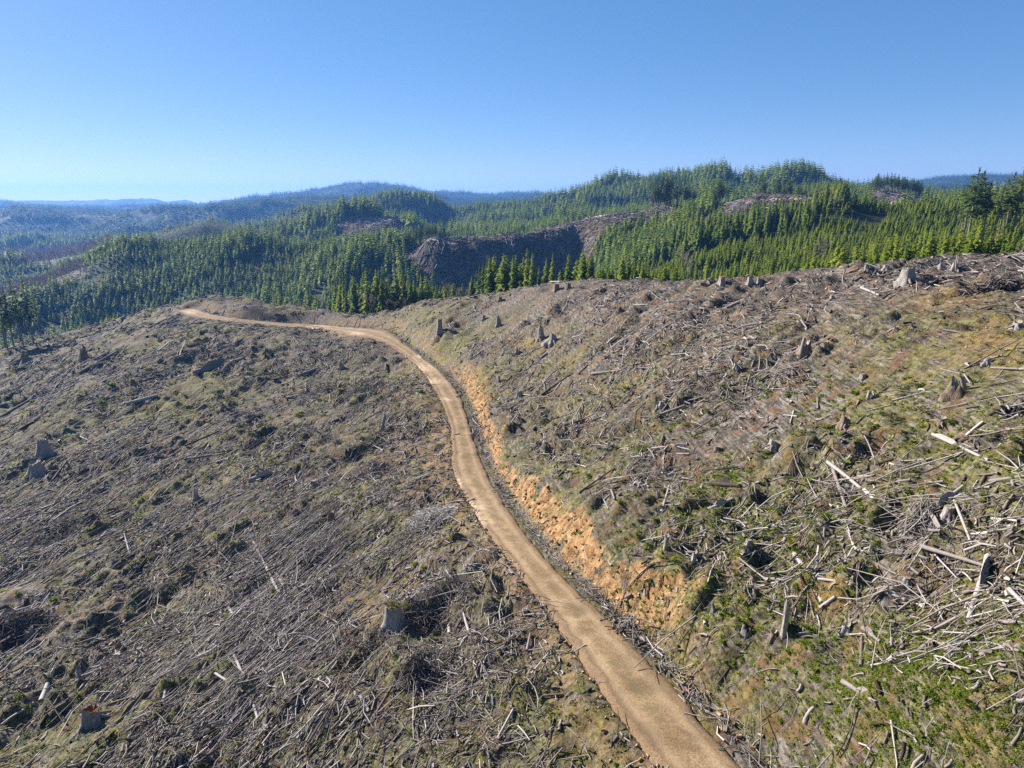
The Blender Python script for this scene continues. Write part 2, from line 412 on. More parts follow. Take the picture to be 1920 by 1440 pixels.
def mat_hills():
    N = NT('forest_hills')
    f = N.attr('forest'); c0 = N.noise(0.02, 8, 0.68); c1 = N.noise(0.18, 6, 0.7)
    green = N.ramp(c1, [(0.3, (0.012, 0.024, 0.010)), (0.6, (0.030, 0.046, 0.018))])
    c2 = N.noise(0.6, 5, 0.75)
    bare = N.mix(.5, N.ramp(c1, [(0.36, (0.022, 0.018, 0.014)), (0.5, (0.080, 0.064, 0.050)), (0.64, (0.20, 0.17, 0.145))]), N.ramp(c2, [(0.38, (0.022, 0.018, 0.014)), (0.5, (0.085, 0.068, 0.053)), (0.64, (0.24, 0.205, 0.175))]))
    bare = N.mix(N.mrange(c0, .5, .66, 0, .7), bare, N.ramp(c1, [(0.3, (0.07, 0.05, 0.03)), (0.7, (0.24, 0.16, 0.09))]))
    ald = N.ramp(c1, [(0.3, (0.08, 0.065, 0.06)), (0.7, (0.20, 0.165, 0.15))])
    base = N.mix(f, bare, green)
    base = N.mix(N.attr('alder'), base, ald)
    base = N.mix(N.attr('track'), base, (0.48, 0.38, 0.28))
    N.color(base)
    N.bump(c1, 1.0, 2.5)
    return N.m

def mat_wood(name='weathered_wood', dark=1.0):
    N = NT(name)
    t = N.attr('tone')
    n = N.noise(3.0, 5, 0.7)
    v = N.math('ADD', t, N.math('MULTIPLY', N.math('SUBTRACT', n, 0.5), 0.4), True)
    c = N.ramp(v, [(0.0, (0.026, 0.018, 0.012)), (0.25, (0.088, 0.066, 0.053)), (0.5, (0.19, 0.157, 0.138)), (0.75, (0.275, 0.244, 0.225)), (1.0, (0.40, 0.365, 0.325))])
    N.color(c); N.b.inputs['Roughness'].default_value = 0.8
    return N.m

def mat_bark(name, c0, c1, c2):
    N = NT(name)
    oc = N.n('ShaderNodeTexCoord').outputs['Object']
    n = N.noise(1.0, 6, 0.7, N.mapping(oc, (0, 0, 0), (9, 9, 1.4)))
    r = N.rand()
    c = N.ramp(n, [(0.3, c0), (0.5, c1), (0.7, c2)])
    c = N.mix(0.35, c, N.ramp(N.math('ADD', N.noise(2.2, 4), N.math('MULTIPLY', N.math('SUBTRACT', r, .5), .25)), [(0.35, (0.25, 0.23, 0.22)), (0.65, (0.75, 0.72, 0.7))]), 'OVERLAY')
    N.color(c); N.bump(n, 0.8, 0.12)
    return N.m

def mat_cut(name, c0, c1):
    N = NT(name)
    oc = N.n('ShaderNodeTexCoord').outputs['Object']
    n = N.noise(3, 6, 0.7, oc); n2 = N.noise(14, 4, 0.7, oc)
    N.color(N.mix(0.5, N.ramp(n, [(0.35, c0), (0.65, c1)]), N.ramp(n2, [(0.3, c0), (0.7, c1)])))
    N.bump(n2, 0.7, 0.1)
    return N.m

def mat_leaf(name, dark, mid, light, vary=0.35, world=0.0):
    N = NT(name)
    r = N.rand()
    t = N.attr('tone')
    f = N.math('ADD', N.math('MULTIPLY', r, vary), N.math('MULTIPLY', t, 1 - vary))
    if world:
        f = N.math('ADD', f, N.math('MULTIPLY', N.math('SUBTRACT', N.noise(0.02, 4), .5), world), True)
    N.color(N.ramp(f, [(0.1, dark), (0.5, mid), (0.9, light)]))
    N.b.inputs['Roughness'].default_value = 0.7
    tr = N.n('ShaderNodeBsdfTranslucent'); mx = N.n('ShaderNodeMixShader'); mx.inputs[0].default_value = 0.42
    N.l(N.b.inputs['Base Color'].links[0].from_socket, tr.inputs['Color'])
    N.l(N.b.outputs[0], mx.inputs[1]); N.l(tr.outputs[0], mx.inputs[2]); N.l(mx.outputs[0], N.out.inputs['Surface'])
    return N.m

M_GROUND, M_ROAD, M_HILLS = mat_ground(), mat_road(), mat_hills()
M_WOOD = mat_wood()
M_STUMP = mat_bark('stump_grey', (0.10, 0.085, 0.07), (0.26, 0.235, 0.21), (0.45, 0.42, 0.385))
M_STUMP_B = mat_bark('stump_brown', (0.06, 0.042, 0.03), (0.17, 0.125, 0.09), (0.32, 0.25, 0.19))
M_CUT = mat_cut('cut_face', (0.17, 0.13, 0.095), (0.42, 0.36, 0.29))
M_ROT = mat_cut('rotten_top', (0.10, 0.04, 0.015), (0.36, 0.15, 0.05))
M_TRUNK = mat_bark('tree_trunk', (0.09, 0.075, 0.06), (0.19, 0.165, 0.14), (0.36, 0.33, 0.29))
M_YOUNG = mat_leaf('young_conifer', (0.10, 0.145, 0.016), (0.21, 0.275, 0.030), (0.32, 0.35, 0.05), 0.5, .3)
M_MATURE = mat_leaf('mature_conifer', (0.06, 0.105, 0.020), (0.175, 0.24, 0.040), (0.30, 0.325, 0.06), 0.5, .6)
M_FAR = mat_leaf('far_conifer', (0.03, 0.055, 0.016), (0.075, 0.115, 0.028), (0.15, 0.185, 0.045), 0.5, .6)
M_TALL = mat_leaf('tall_conifer', (0.035, 0.062, 0.018), (0.085, 0.130, 0.034), (0.17, 0.20, 0.05), 0.35)
M_GOLD = mat_leaf('golden_conifer', (0.25, 0.15, 0.03), (0.42, 0.27, 0.06), (0.5, 0.36, 0.10), 0.2)
M_TWIG = mat_leaf('bare_twigs', (0.14, 0.11, 0.10), (0.26, 0.21, 0.19), (0.40, 0.34, 0.31), 0.4)
M_SHRUB = mat_leaf('shrub_leaves', (0.06, 0.095, 0.012), (0.165, 0.22, 0.026), (0.32, 0.335, 0.05), 0.45)
M_MOSS = mat_leaf('moss_tufts', (0.05, 0.052, 0.014), (0.125, 0.125, 0.035), (0.24, 0.215, 0.075), 0.2)
M_DRY = mat_leaf('dry_stalks', (0.12, 0.088, 0.064), (0.29, 0.232, 0.185), (0.47, 0.40, 0.34), 0.2)

# ------------------------------------------------------------------ ground and hills meshes
def edge_Y(s):          # where the near sheet ends, just behind the crest
    return 0.55 * tab(YT[K_CREST], s) + 0.45 * tab(YT[K_CREST + 1], s)

def moss_field(X, Y, d):
    u, v = project(X, Y, base_h(X, Y))
    m = 0.56 + 0.8 * fbm(X, Y, 22, 91, 3)
    m = m - 0.08 * smooth01(u, 1150, 1500) * smooth01(v, 620, 800) - .45 * smooth01(600 - v, -40, 60) * smooth01(u, 800, 1000)
    return np.clip(m, 0.05, 1.2)

def bare_field(X, Y, d, off):
    """scraped brown soil beside the road and round the landing"""
    left = np.exp(-((off - 0.8) / 2.6) ** 2) * (d < 0)
    u, v = project(X, Y, base_h(X, Y))
    blob = lambda cu, cv, ru, rv: np.exp(-(((u - cu) / ru) ** 2 + ((v - cv) / rv) ** 2))
    return np.clip(0.8 * left + 0.9 * blob(795, 860, 60, 90) + 1.0 * blob(1380, 1025, 55, 35) + .7 * blob(1350, 845, 30, 15) + .7 * blob(1850, 640, 80, 40) + .5 * blob(640, 1130, 60, 40) + .7 * blob(1780, 560, 80, 20) + .5 * blob(1550, 640, 60, 20), 0, 1)

def gold_field(X, Y):
    u, v = project(X, Y, base_h(X, Y)); g = np.zeros(len(X))
    for cu, cv, ru, rv in ((665, 1125, 40, 38), (770, 1085, 30, 14), (1368, 590, 28, 9), (1462, 585, 22, 8), (1560, 1095, 60, 30), (1780, 560, 70, 14), (1860, 650, 60, 30), (990, 640, 40, 12), (1290, 1230, 40, 30), (1840, 1320, 60, 40), (660, 1300, 40, 30)):
        g = np.maximum(g, np.exp(-(((u - cu) / ru) ** 2 + ((v - cv) / rv) ** 2)))
    return g

def grid_faces(nr, nc):
    i = np.arange(nr - 1)[:, None] * nc + np.arange(nc - 1)[None, :]
    i = i.ravel()
    return np.stack([i, i + 1, i + nc + 1, i + nc], axis=1)

def build_ground():
    nc, nr = 820, 900
    s = np.linspace(-1.45, 1.45, nc)
    ye = edge_Y(s)
    q = np.linspace(0, 1, nr)
    y0 = -18.0
    Y = (y0 + W0) * ((ye + W0) / (y0 + W0))[None, :] ** q[:, None] - W0
    X = s[None, :] * (Y + W0)
    h, d, off, bank, st = ground_info(X, Y)
    h = np.where(off < 0.0, h - 0.22, h)       # room for the road sheet
    Xf, Yf = X.ravel(), Y.ravel()
    V = np.stack([Xf, Yf, h], axis=1)
    me = new_mesh('ground', V, [grid_faces(nr, nc)], M_GROUND, dict(moss=moss_field(Xf, Yf, d), gold=gold_field(Xf, Yf), bank=bank, bare=bare_field(Xf, Yf, d, off)), True)
    o = obj('ground', me); tag(o, 'cut-over hillside of brown soil, moss and grey slash', 'ground', kind='structure')
    return s, ye

# areas of the hills without trees (picture outline of the bare patch, depth range)
BARE = [
    ([(755, 470), (800, 446), (860, 436), (960, 419), (1100, 400), (1200, 386), (1292, 378), (1300, 398), (1245, 412), (1180, 420), (1130, 440), (1112, 480), (1090, 510), (1000, 545), (880, 565), (800, 530), (762, 500)], 330, 720),
    ([(1335, 398), (1345, 362), (1520, 354), (1545, 374), (1530, 404), (1440, 412), (1380, 408)], 400, 700),
    ([(492, 424), (505, 412), (560, 399), (622, 400), (640, 416), (560, 426)], 1100, 1500),
    ([(626, 432), (648, 406), (745, 408), (768, 432), (720, 446), (655, 446)], 800, 1060),
    ([(1625, 352), (1755, 352), (1760, 425), (1690, 425), (1640, 410)], 425, 1000),
    ([(1310, 410), (1345, 395), (1350, 402), (1315, 425)], 380, 620),
]
ALDER = [([(0, 545), (20, 505), (80, 488), (150, 495), (170, 515), (60, 560), (0, 600)], 300, 800), ([(0, 500), (0, 440), (120, 420), (230, 440), (200, 470), (100, 500)], 800, 1700)]

def in_poly(u, v, poly):
    inside = np.zeros(u.shape, bool); n = len(poly)
    for i in range(n):
        x1, y1 = poly[i]; x2, y2 = poly[(i + 1) % n]
        c = ((y1 > v) != (y2 > v)) & (u < (x2 - x1) * (v - y1) / ((y2 - y1) or 1e-9) + x1)
        inside ^= c
    return inside

def zone(X, Y, Z, zones):
    u, v = project(X, Y, Z)
    m = np.zeros(u.shape, bool)
    for poly, a, b in zones:
        m |= in_poly(u, v, poly) & (Y > a) & (Y < b)
    return m

TRACKS = [[(790, 450), (870, 437), (960, 424), (1090, 408), (1180, 397)], [(1350, 381), (1420, 376), (1540, 370)], [(1655, 380), (1690, 386), (1735, 390)], [(600, 440), (660, 410), (740, 412)]]

def build_hills():
    nc, nr = 900, 620
    s = np.linspace(-1.25, 1.25, nc); ye = edge_Y(s)
    q = np.linspace(0, 1, nr); yend = 9800.0
    Y = (ye + W0)[None, :] * (((yend + W0) / (ye + W0))[None, :] ** q[:, None]) - W0
    X = s[None, :] * (Y + W0)
    Xf, Yf = X.ravel(), Y.ravel()
    h = ground_h(Xf, Yf)
    b = zone(Xf, Yf, h, BARE); al = zone(Xf, Yf, h, ALDER)
    # clearcut slopes are lumpier
    h = h + b * (2.6 * fbm(Xf, Yf, 24, 61, 3) + 1.8 * fbm(Xf, Yf, 9, 66, 2))
    u, v = project(Xf, Yf, h)
    tr = np.zeros(len(Xf))
    for t in TRACKS:
        for (u0, v0), (u1, v1) in zip(t[:-1], t[1:]):
            k = np.clip(((u - u0) * (u1 - u0) + (v - v0) * (v1 - v0)) / ((u1 - u0) ** 2 + (v1 - v0) ** 2), 0, 1)
            tr = np.maximum(tr, (np.hypot(u - u0 - k * (u1 - u0), (v - v0 - k * (v1 - v0)) * 1.4) < 2.6) & b)
    me = new_mesh('hills', np.stack([Xf, Yf, h], axis=1), [grid_faces(nr, nc)], M_HILLS, dict(forest=1.0 - b, alder=al.astype(float), track=tr.astype(float)), True)
    o = obj('hills', me); tag(o, 'rolling coast range hills under forest and clearcut patches', 'hills', kind='structure')

def build_road():
    lanes = np.linspace(-1, 1, 15)
    j = np.arange(len(RX))
    # finer stations
    tt = np.arange(0, RT[-1] - .5, 0.5)
    ix = lambda a: np.interp(tt, RT[:len(a)], a)
    cx, cy, cz, nx, ny, hw = (ix(a) for a in (RX, RY, RZ, RNX, RNY, RHW))
    wl = hw * (1 + 0.22 * fbm(tt, tt * 0, 6, 31, 4, .7) + .12 * fbm(tt, tt * 0, 1.6, 35, 2)) + 0.2
    wr = hw * (1 + 0.2 * fbm(tt, tt * 0 + 50, 6, 41, 4, .7) + .12 * fbm(tt, tt * 0 + 9, 1.6, 45, 2)) + 0.15
    lat = np.where(lanes[None, :] < 0, lanes[None, :] * wl[:, None], lanes[None, :] * wr[:, None])
    X = cx[:, None] + nx[:, None] * lat; Y = cy[:, None] + ny[:, None] * lat
    crown = -0.0 - 0.10 * np.exp(-((np.abs(lanes) - 0.45) / 0.13) ** 2)[None, :] * 0.6
    edge = np.where(np.abs(lanes) > .99, -0.5, np.where(np.abs(lanes) > 0.84, -0.06, 0.0))[None, :]
    Z = cz[:, None] + 0.04 + crown + edge + 0.035 * fbm(X.ravel(), Y.ravel(), 1.4, 33, 2).reshape(X.shape)
    ru, rv = project(X.ravel(), Y.ravel(), Z.ravel()); pale = np.zeros(X.size)
    for cu, cv, su, sv in ((785, 668, 9, 3), (815, 715, 22, 5), (838, 748, 10, 4), (858, 905, 14, 9), (885, 955, 26, 16), (860, 930, 14, 6), (905, 975, 16, 8), (668, 625, 12, 3), (600, 610, 20, 3), (357, 585, 12, 5), (790, 690, 30, 8)):
        pale = np.maximum(pale, np.exp(-(((ru - cu) / su) ** 2 + ((rv - cv) / sv) ** 2)))
    me = new_mesh('road', np.stack([X.ravel(), Y.ravel(), Z.ravel()], 1), [grid_faces(*X.shape)[:, ::-1]], M_ROAD, dict(lane=np.broadcast_to(lanes, X.shape).ravel(), pale=pale), True)
    o = obj('road', me); tag(o, 'tan dirt logging road winding down to the knoll', 'road', kind='structure')

# ------------------------------------------------------------------ sticks
def sticks_mesh(name, P, D, L, R0, R1, tone, mat, ns=4, bend=0.06, caps=False, rg=None):
    rg = rg or rng
    n = len(P)
    D = D / np.linalg.norm(D, axis=1, keepdims=True)
    up = np.tile(np.array([0, 0, 1.0]), (n, 1)); par = np.abs(D[:, 2]) > 0.95; up[par] = (1, 0, 0)
    A = np.cross(D, up); A /= np.linalg.norm(A, axis=1, keepdims=True); B = np.cross(A, D)
    bx = rg.normal(0, bend, n) * L; bz = rg.normal(0, bend * .5, n) * L
    rings = [0, .5, 1]
    V = np.empty((n, 3, ns, 3))
    ph = rg.uniform(0, pi, n)
    for ri, t in enumerate(rings):
        C = P + D * (L * t)[:, None] + (A * bx[:, None] + B * bz[:, None]) * (4 * t * (1 - t))
        r = R0 + (R1 - R0) * t
        for a in range(ns):
            th = ph + 2 * pi * a / ns
            V[:, ri, a] = C + (A * np.cos(th)[:, None] + B * np.sin(th)[:, None]) * r[:, None]
    base = (np.arange(n) * 3 * ns)[:, None, None]
    ri = np.arange(2)[None, :, None] * ns; a = np.arange(ns)[None, None, :]; a2 = (a + 1) % ns
    q = np.stack([base + ri + a, base + ri + a2, base + ri + ns + a2, base + ri + ns + a], axis=-1).reshape(-1, 4)
    faces = [q]
    if caps and ns == 4:
        b0 = np.arange(n) * 12
        faces.append(np.stack([b0 + 3, b0 + 2, b0 + 1, b0], 1)); faces.append(np.stack([b0 + 8, b0 + 9, b0 + 10, b0 + 11], 1))
    return new_mesh(name, V.reshape(-1, 3), faces, mat, dict(tone=np.repeat(tone, 3 * ns)), ns > 5)

def scatter(n, s0, s1, y0, y1, power=1.0):
    """points spread like the picture: even in s and in log distance"""
    s = rng.uniform(s0, s1, n)
    a, b = math.log(y0 + 8), math.log(y1 + 8)
    Y = np.exp(a + (b - a) * rng.uniform(0, 1, n) ** power) - 8
    X = s * (Y + W0)
    ok = Y < edge_Y(s) - 2
    return X[ok], Y[ok]

def dir_field(X, Y, n):
    """main lay of the slash, azimuth from +Y towards +X"""
    u, v = project(X, Y, base_h(X, Y))
    d = np.interp(u, [0, 700, 1000, 1300, 1920], [0.28, 0.34, 0.2, -0.35, -0.25])
    spread = np.interp(u, [0, 600, 900, 1200, 1920], [0.30, 0.33, 0.7, 0.65, 0.6])
    az = d + rng.normal(0, 1, n) * spread
    rnd = rng.uniform(0, 1, n) < 0.3
    az[rnd] = rng.uniform(-pi / 2, pi / 2, rnd.sum())
    flip = rng.uniform(0, 1, n) < .5
    return az + pi * flip

def lay(X, Y, az, L, lift, tilt):
    """sticks lying on the ground: start points and directions"""
    dx, dy = np.sin(az), np.cos(az)
    x0, y0 = X - dx * L / 2, Y - dy * L / 2; x1, y1 = X + dx * L / 2, Y + dy * L / 2
    z0, z1 = ground_h(x0, y0), ground_h(x1, y1)
    z0 = z0 + lift; z1 = z1 + lift + tilt * L
    P = np.stack([x0, y0, z0], 1); D = np.stack([x1 - x0, y1 - y0, z1 - z0], 1)
    return P, D

def off_road(X, Y, m=0.3):
    d, z, hw, st = road_rel(X, Y)
    off = np.abs(d) - hw
    return d, off, off > m

def build_slash():
    # clumping: slash gathers in windrows
    parts = [(140000, 0.25, 1.2, 0.013, 0.036, 3, 'fine'), (70000, 0.6, 2.8, 0.022, 0.065, 4, 'mid'), (8000, 1.5, 6.0, 0.035, 0.085, 4, 'pole'), (42000, .22, .9, .05, .13, 4, 'chunk')]
    for n, l0, l1, r0, r1, ns, kind in parts:
        X, Y = scatter(n, -0.95, 0.95, 14, 300)
        d, off, ok = off_road(X, Y, 0.35 if kind in ('pole', 'chunk') else -.15)
        bankz = (d > 0) & (off > 1.6) & (off < 6)
        cl = fbm(X, Y, 9, 51, 3) + 0.5 * fbm(X, Y, 30, 55, 2)
        us = project(X, Y, base_h(X, Y))[0]; thin = np.interp(us, [1350, 1700], [1, dict(pole=.25, mid=.38, fine=.8).get(kind, 1)])
        keep = ok & (rng.uniform(0, 1, len(X)) < thin * np.clip(0.5 + 1.4 * cl, .05, 1)) & (~bankz | (rng.uniform(0, 1, len(X)) < 0.18))
        X, Y = X[keep], Y[keep]; m = len(X)
        dist = np.hypot(X, Y)
        L = l0 * (l1 / l0) ** (rng.uniform(0, 1, m) ** 1.6)
        R = r0 * (r1 / r0) ** rng.uniform(0, 1, m) * (0.75 + dist / 135.0)
        L = L * (0.9 + dist / 170.0)
        az = dir_field(X, Y, m)
        lift = R * .5 + rng.uniform(0, .5, m) * np.clip(.5 + cl[keep], .1, 1.2)
        P, D = lay(X, Y, az, L, lift, rng.normal(0, .09, m))
        u, v = project(X, Y, P[:, 2])
        pale = np.interp(u, [0, 700, 1200, 1920], [0.60, 0.58, 0.56, 0.60])
        tone = np.clip(rng.normal(0, .3, m) + pale - dict(fine=.02, chunk=.2).get(kind, 0), 0.02, 1)
        me = sticks_mesh('slash_debris', P, D, np.linalg.norm(D, axis=1), R, R * rng.uniform(.35, .8, m), tone, M_WOOD, ns, 0.09)
        o = obj('slash_debris', me)
        tag(o, {'fine': 'fine grey twigs littering the whole cut-over slope', 'mid': 'broken grey branches strewn thickly over the cut-over slope', 'chunk': 'short chunks of bark and broken wood over the cut-over slope', 'pole': 'long thin weathered poles strewn over the cut-over slope'}[kind], 'slash', kind='stuff')

def build_combed():
    """the pale thin poles combed downhill below the road, and the slash in the ditch"""
    def field(n, cu, cv, ru, rv, az0, saz, l0, l1, r0, r1, tone0):
        u = rng.normal(cu, ru, n); v = rng.normal(cv, rv, n)
        X, Y, Z, ok = hit(u, v, base_h); X, Y = X[ok], Y[ok]
        d, off, k = off_road(X, Y, 0.4); X, Y = X[k], Y[k]; m = len(X)
        az = az0 + rng.normal(0, saz, m); L = rng.uniform(l0, l1, m); R = rng.uniform(r0, r1, m)
        P, D = lay(X, Y, az, L, rng.uniform(0.02, .35, m), rng.normal(0, .06, m))
        return P, D, R, np.clip(rng.normal(tone0, .15, m), .1, 1)
    fs = [field(900, 520, 1130, 75, 75, .42, .14, 2, 7, .02, .05, .66), field(500, 400, 1290, 110, 55, .40, .22, 2, 6, .02, .05, .62), field(350, 560, 1010, 50, 40, .45, .12, 2, 7, .025, .055, .66),
          field(220, 470, 1120, 60, 60, -.6, .25, 1.5, 5, .03, .06, .68), field(500, 690, 760, 60, 40, .3, .5, 1, 4, .03, .07, .62), field(300, 620, 670, 60, 20, .6, .6, 1, 4, .04, .08, .6),
          field(90, 1830, 1060, 90, 110, -.35, .9, .8, 3.0, .02, .05, .66), field(90, 1640, 960, 80, 50, -.5, .5, 1, 4, .02, .05, .64), field(500, 830, 1260, 80, 50, .2, .9, .6, 3, .02, .045, .55)]
    P = np.concatenate([f[0] for f in fs]); D = np.concatenate([f[1] for f in fs]); R = np.concatenate([f[2] for f in fs]); T = np.concatenate([f[3] for f in fs])
    # ditch slash between the road and the bank
    k = rng.integers(5, len(RX) - 60, 2600); k = k[RY[k] < 190]
    o = RHW[k] + rng.uniform(.5, 1.9, len(k)); X = RX[k] + RNX[k] * o; Y = RY[k] + RNY[k] * o
    az = np.arctan2(_tx[k], _ty[k]) + rng.normal(0, .55, len(k)); L = rng.uniform(.4, 1.8, len(k))
    P2, D2 = lay(X, Y, az, L, rng.uniform(.02, .2, len(k)), rng.normal(0, .08, len(k)))
    P = np.concatenate([P, P2]); D = np.concatenate([D, D2]); R = np.concatenate([R, rng.uniform(.015, .035, len(k))]); T = np.concatenate([T, np.clip(rng.normal(.7, .15, len(k)), .1, 1)])
    me = sticks_mesh('combed_slash', P, D, np.linalg.norm(D, axis=1), R, R * .5, T, M_WOOD, 4, .035)
    tag(obj('slash_debris', me), 'pale thin poles combed downhill below the road and along its ditch', 'slash', kind='stuff')

# leaf clumps: many small blades
def blades_mesh(name, X, Y, Z, size, n_each, tone, mat, flat=0.5, width=.28, rg=None, spread=.55):
    rg = rg or rng
    n = len(X); N = n * n_each
    cx = np.repeat(X, n_each); cy = np.repeat(Y, n_each); cz = np.repeat(Z, n_each); sz = np.repeat(size, n_each)
    az = rg.uniform(0, 2 * pi, N); el = rg.uniform(flat * .3, 1.3, N) * (1 - flat * .4); ln = sz * rg.uniform(.45, 1.0, N)
    r0 = sz * rg.uniform(0, spread, N); a0 = rg.uniform(0, 2 * pi, N)
    P = np.stack([cx + np.cos(a0) * r0, cy + np.sin(a0) * r0, cz + sz * rg.uniform(-.05, .35, N)], 1)
    D = np.stack([np.cos(az) * np.cos(el), np.sin(az) * np.cos(el), np.sin(el)], 1)
    S = np.stack([-np.sin(az), np.cos(az), rg.normal(0, .3, N)], 1)
    w = ln * width
    V = np.empty((N, 4, 3))
    V[:, 0] = P; V[:, 1] = P + D * (ln * .5)[:, None] + S * w[:, None]
    tip = P + D * ln[:, None]; tip[:, 2] -= ln * .25
    V[:, 2] = tip; V[:, 3] = P + D * (ln * .5)[:, None] - S * w[:, None]
    f = np.arange(N * 4).reshape(-1, 4)
    t = np.clip(np.repeat(tone, n_each) + rg.normal(0, .16, N), 0, 1)
    return new_mesh(name, V.reshape(-1, 3), [f], mat, dict(tone=np.repeat(t, 4)))

def build_cover():
    # moss and low green tufts
    X, Y = scatter(60000, -.95, .95, 14, 290)
    d, off, ok = off_road(X, Y, .6)
    m = moss_field(X, Y, d); nz = fbm(X, Y, 3.2, 81, 3)
    bankz = (d > 0) & (off > 1.6) & (off < 5.5)
    keep = ok & (rng.uniform(0, 1, len(X)) < np.clip((m - .25) * (0.55 + 1.3 * nz), 0, 1)) & (~bankz | (rng.uniform(0, 1, len(X)) < .12))
    X, Y = X[keep], Y[keep]; dist = np.hypot(X, Y)
    sz = rng.uniform(.12, .34, len(X)) * (.75 + dist / 160)
    o = obj('moss_cover', blades_mesh('moss_cover', X, Y, ground_h(X, Y), sz, 14, np.clip(rng.normal(.5, .18, len(X)), 0, 1), M_MOSS, .6, .3, spread=1.3))
    tag(o, 'olive moss and low tufts patching the cut-over slope', 'moss', kind='stuff')
    # dead stalks and bracken
    X, Y = scatter(30000, -.95, .95, 14, 290)
    d, off, ok = off_road(X, Y, .5)
    bankz = (d > 0) & (off > 1.6) & (off < 5.5)
    keep = ok & (rng.uniform(0, 1, len(X)) < np.clip(.45 + .9 * fbm(X, Y, 7, 87, 3), .05, 1)) & (~bankz | (rng.uniform(0, 1, len(X)) < .15))
    X, Y = X[keep], Y[keep]; dist = np.hypot(X, Y)
    sz = rng.uniform(.25, .6, len(X)) * (.7 + dist / 190)
    o = obj('dry_grass', blades_mesh('dry_grass', X, Y, ground_h(X, Y), sz, 11, np.clip(rng.normal(.5, .2, len(X)), 0, 1), M_DRY, .7, .07, spread=.9))
    tag(o, 'dead grey-brown grass and stalks between the slash', 'dry grass', kind='stuff')

build_ground(); build_hills(); build_road()
def build_clods():
    n = 9000; k = rng.integers(10, len(RX) - 70, n); k = k[(RY[k] < 170)]; n = len(k)
    side = rng.uniform(0, 1, n) < .72
    o = np.where(side, RHW[k] + rng.uniform(.6, 6.0, n), -RHW[k] - rng.exponential(.7, n) + .5)
    X = RX[k] + RNX[k] * o; Y = RY[k] + RNY[k] * o; h, d, off, bank, st = ground_info(X, Y)
    keep = (bank > .3) | ((off > 0) & (off < 2.0)); X, Y, h = X[keep], Y[keep], h[keep]; n = len(X)
    R = rng.uniform(.03, .11, n) * rng.uniform(.5, 1.4, n); D = rng.normal(0, 1, (n, 3)); D[:, 2] *= .3; D /= np.linalg.norm(D, axis=1, keepdims=True)
    P = np.stack([X, Y, h + R * .3], 1)
    N = NT('soil_clod'); N.color(N.ramp(N.attr('tone'), [(0, (0.13, 0.068, 0.028)), (.5, (0.31, 0.18, 0.08)), (1, (0.50, 0.36, 0.21))]))
    tag(obj('soil_rubble', sticks_mesh('soil_rubble', P, D, R * 2.4, R, R * .7, rng.uniform(0, 1, n), N.m, 5, .1)), 'ochre clods and stones fallen along the cut bank and road edges', 'rubble', kind='stuff')
def build_yarding():
    # long limbs combed down the valley side
    u = rng.uniform(-60, 780, 3600); v = rng.uniform(590, 1080, 3600)
    X, Y, Z, ok = hit(u, v, base_h); X, Y = X[ok], Y[ok]; d, off, k = off_road(X, Y, 1.0); k &= (Y < edge_Y(X / (Y + W0)) - 2) & (fbm(X, Y, 14, 57, 3) > -.12); X, Y = X[k], Y[k]; n = len(X); dist = np.hypot(X, Y)
    L = rng.uniform(2.5, 9, n); R = rng.uniform(.02, .05, n) * (.6 + dist / 130); az = np.interp(project(X, Y, base_h(X, Y))[0], [0, 700], [.26, .36]) + rng.normal(0, .13, n)
    P, D = lay(X, Y, az, L, rng.uniform(.05, .5, n), rng.normal(0, .04, n))
    tag(obj('slash_debris', sticks_mesh('yarding_slash', P, D, np.linalg.norm(D, axis=1), R, R * .45, np.clip(rng.normal(.55, .3, n), .03, 1), M_WOOD, 4, .05)), 'long grey limbs combed downhill across the valley slope', 'slash', kind='stuff')
def build_far_slash():
    X, Y = jgrid0(350, 1450, 2.6); h = ground_h(X, Y); k = zone(X, Y, h, BARE); X, Y = X[k], Y[k]; n = len(X)
    L = rng.uniform(2, 9, n); R = rng.uniform(.10, .32, n) * (.7 + Y / 1200); az = rng.uniform(0, 6.28, n); b = lambda x, y: ground_h(x, y) + 2.6 * fbm(x, y, 24, 61, 3) + 1.8 * fbm(x, y, 9, 66, 2)
    dx, dy = np.sin(az) * L / 2, np.cos(az) * L / 2
    P = np.stack([X - dx, Y - dy, b(X - dx, Y - dy) + R], 1); Q = np.stack([X + dx, Y + dy, b(X + dx, Y + dy) + R + rng.normal(0, .3, n)], 1)
    me = sticks_mesh('far_slash', P, Q - P, np.linalg.norm(Q - P, axis=1), R, R * .6, np.clip(rng.normal(.38, .3, n), 0, 1), M_WOOD, 4, .05)
    tag(obj('slash_debris', me), 'grey logging slash over the far clearcut slopes', 'slash', kind='stuff')
def jgrid0(y0, y1, step, smax=.8):
    out = []
    for y in np.arange(y0, y1, step):
        w = smax * (y + W0); xs = np.arange(-w, w, step); out.append(np.stack([xs, np.full(len(xs), y)], 1))
    P = np.concatenate(out); P += rng.uniform(-.5, .5, P.shape) * step; return P[:, 0], P[:, 1]
build_slash(); build_combed(); build_cover(); build_far_slash(); build_clods(); build_yarding()
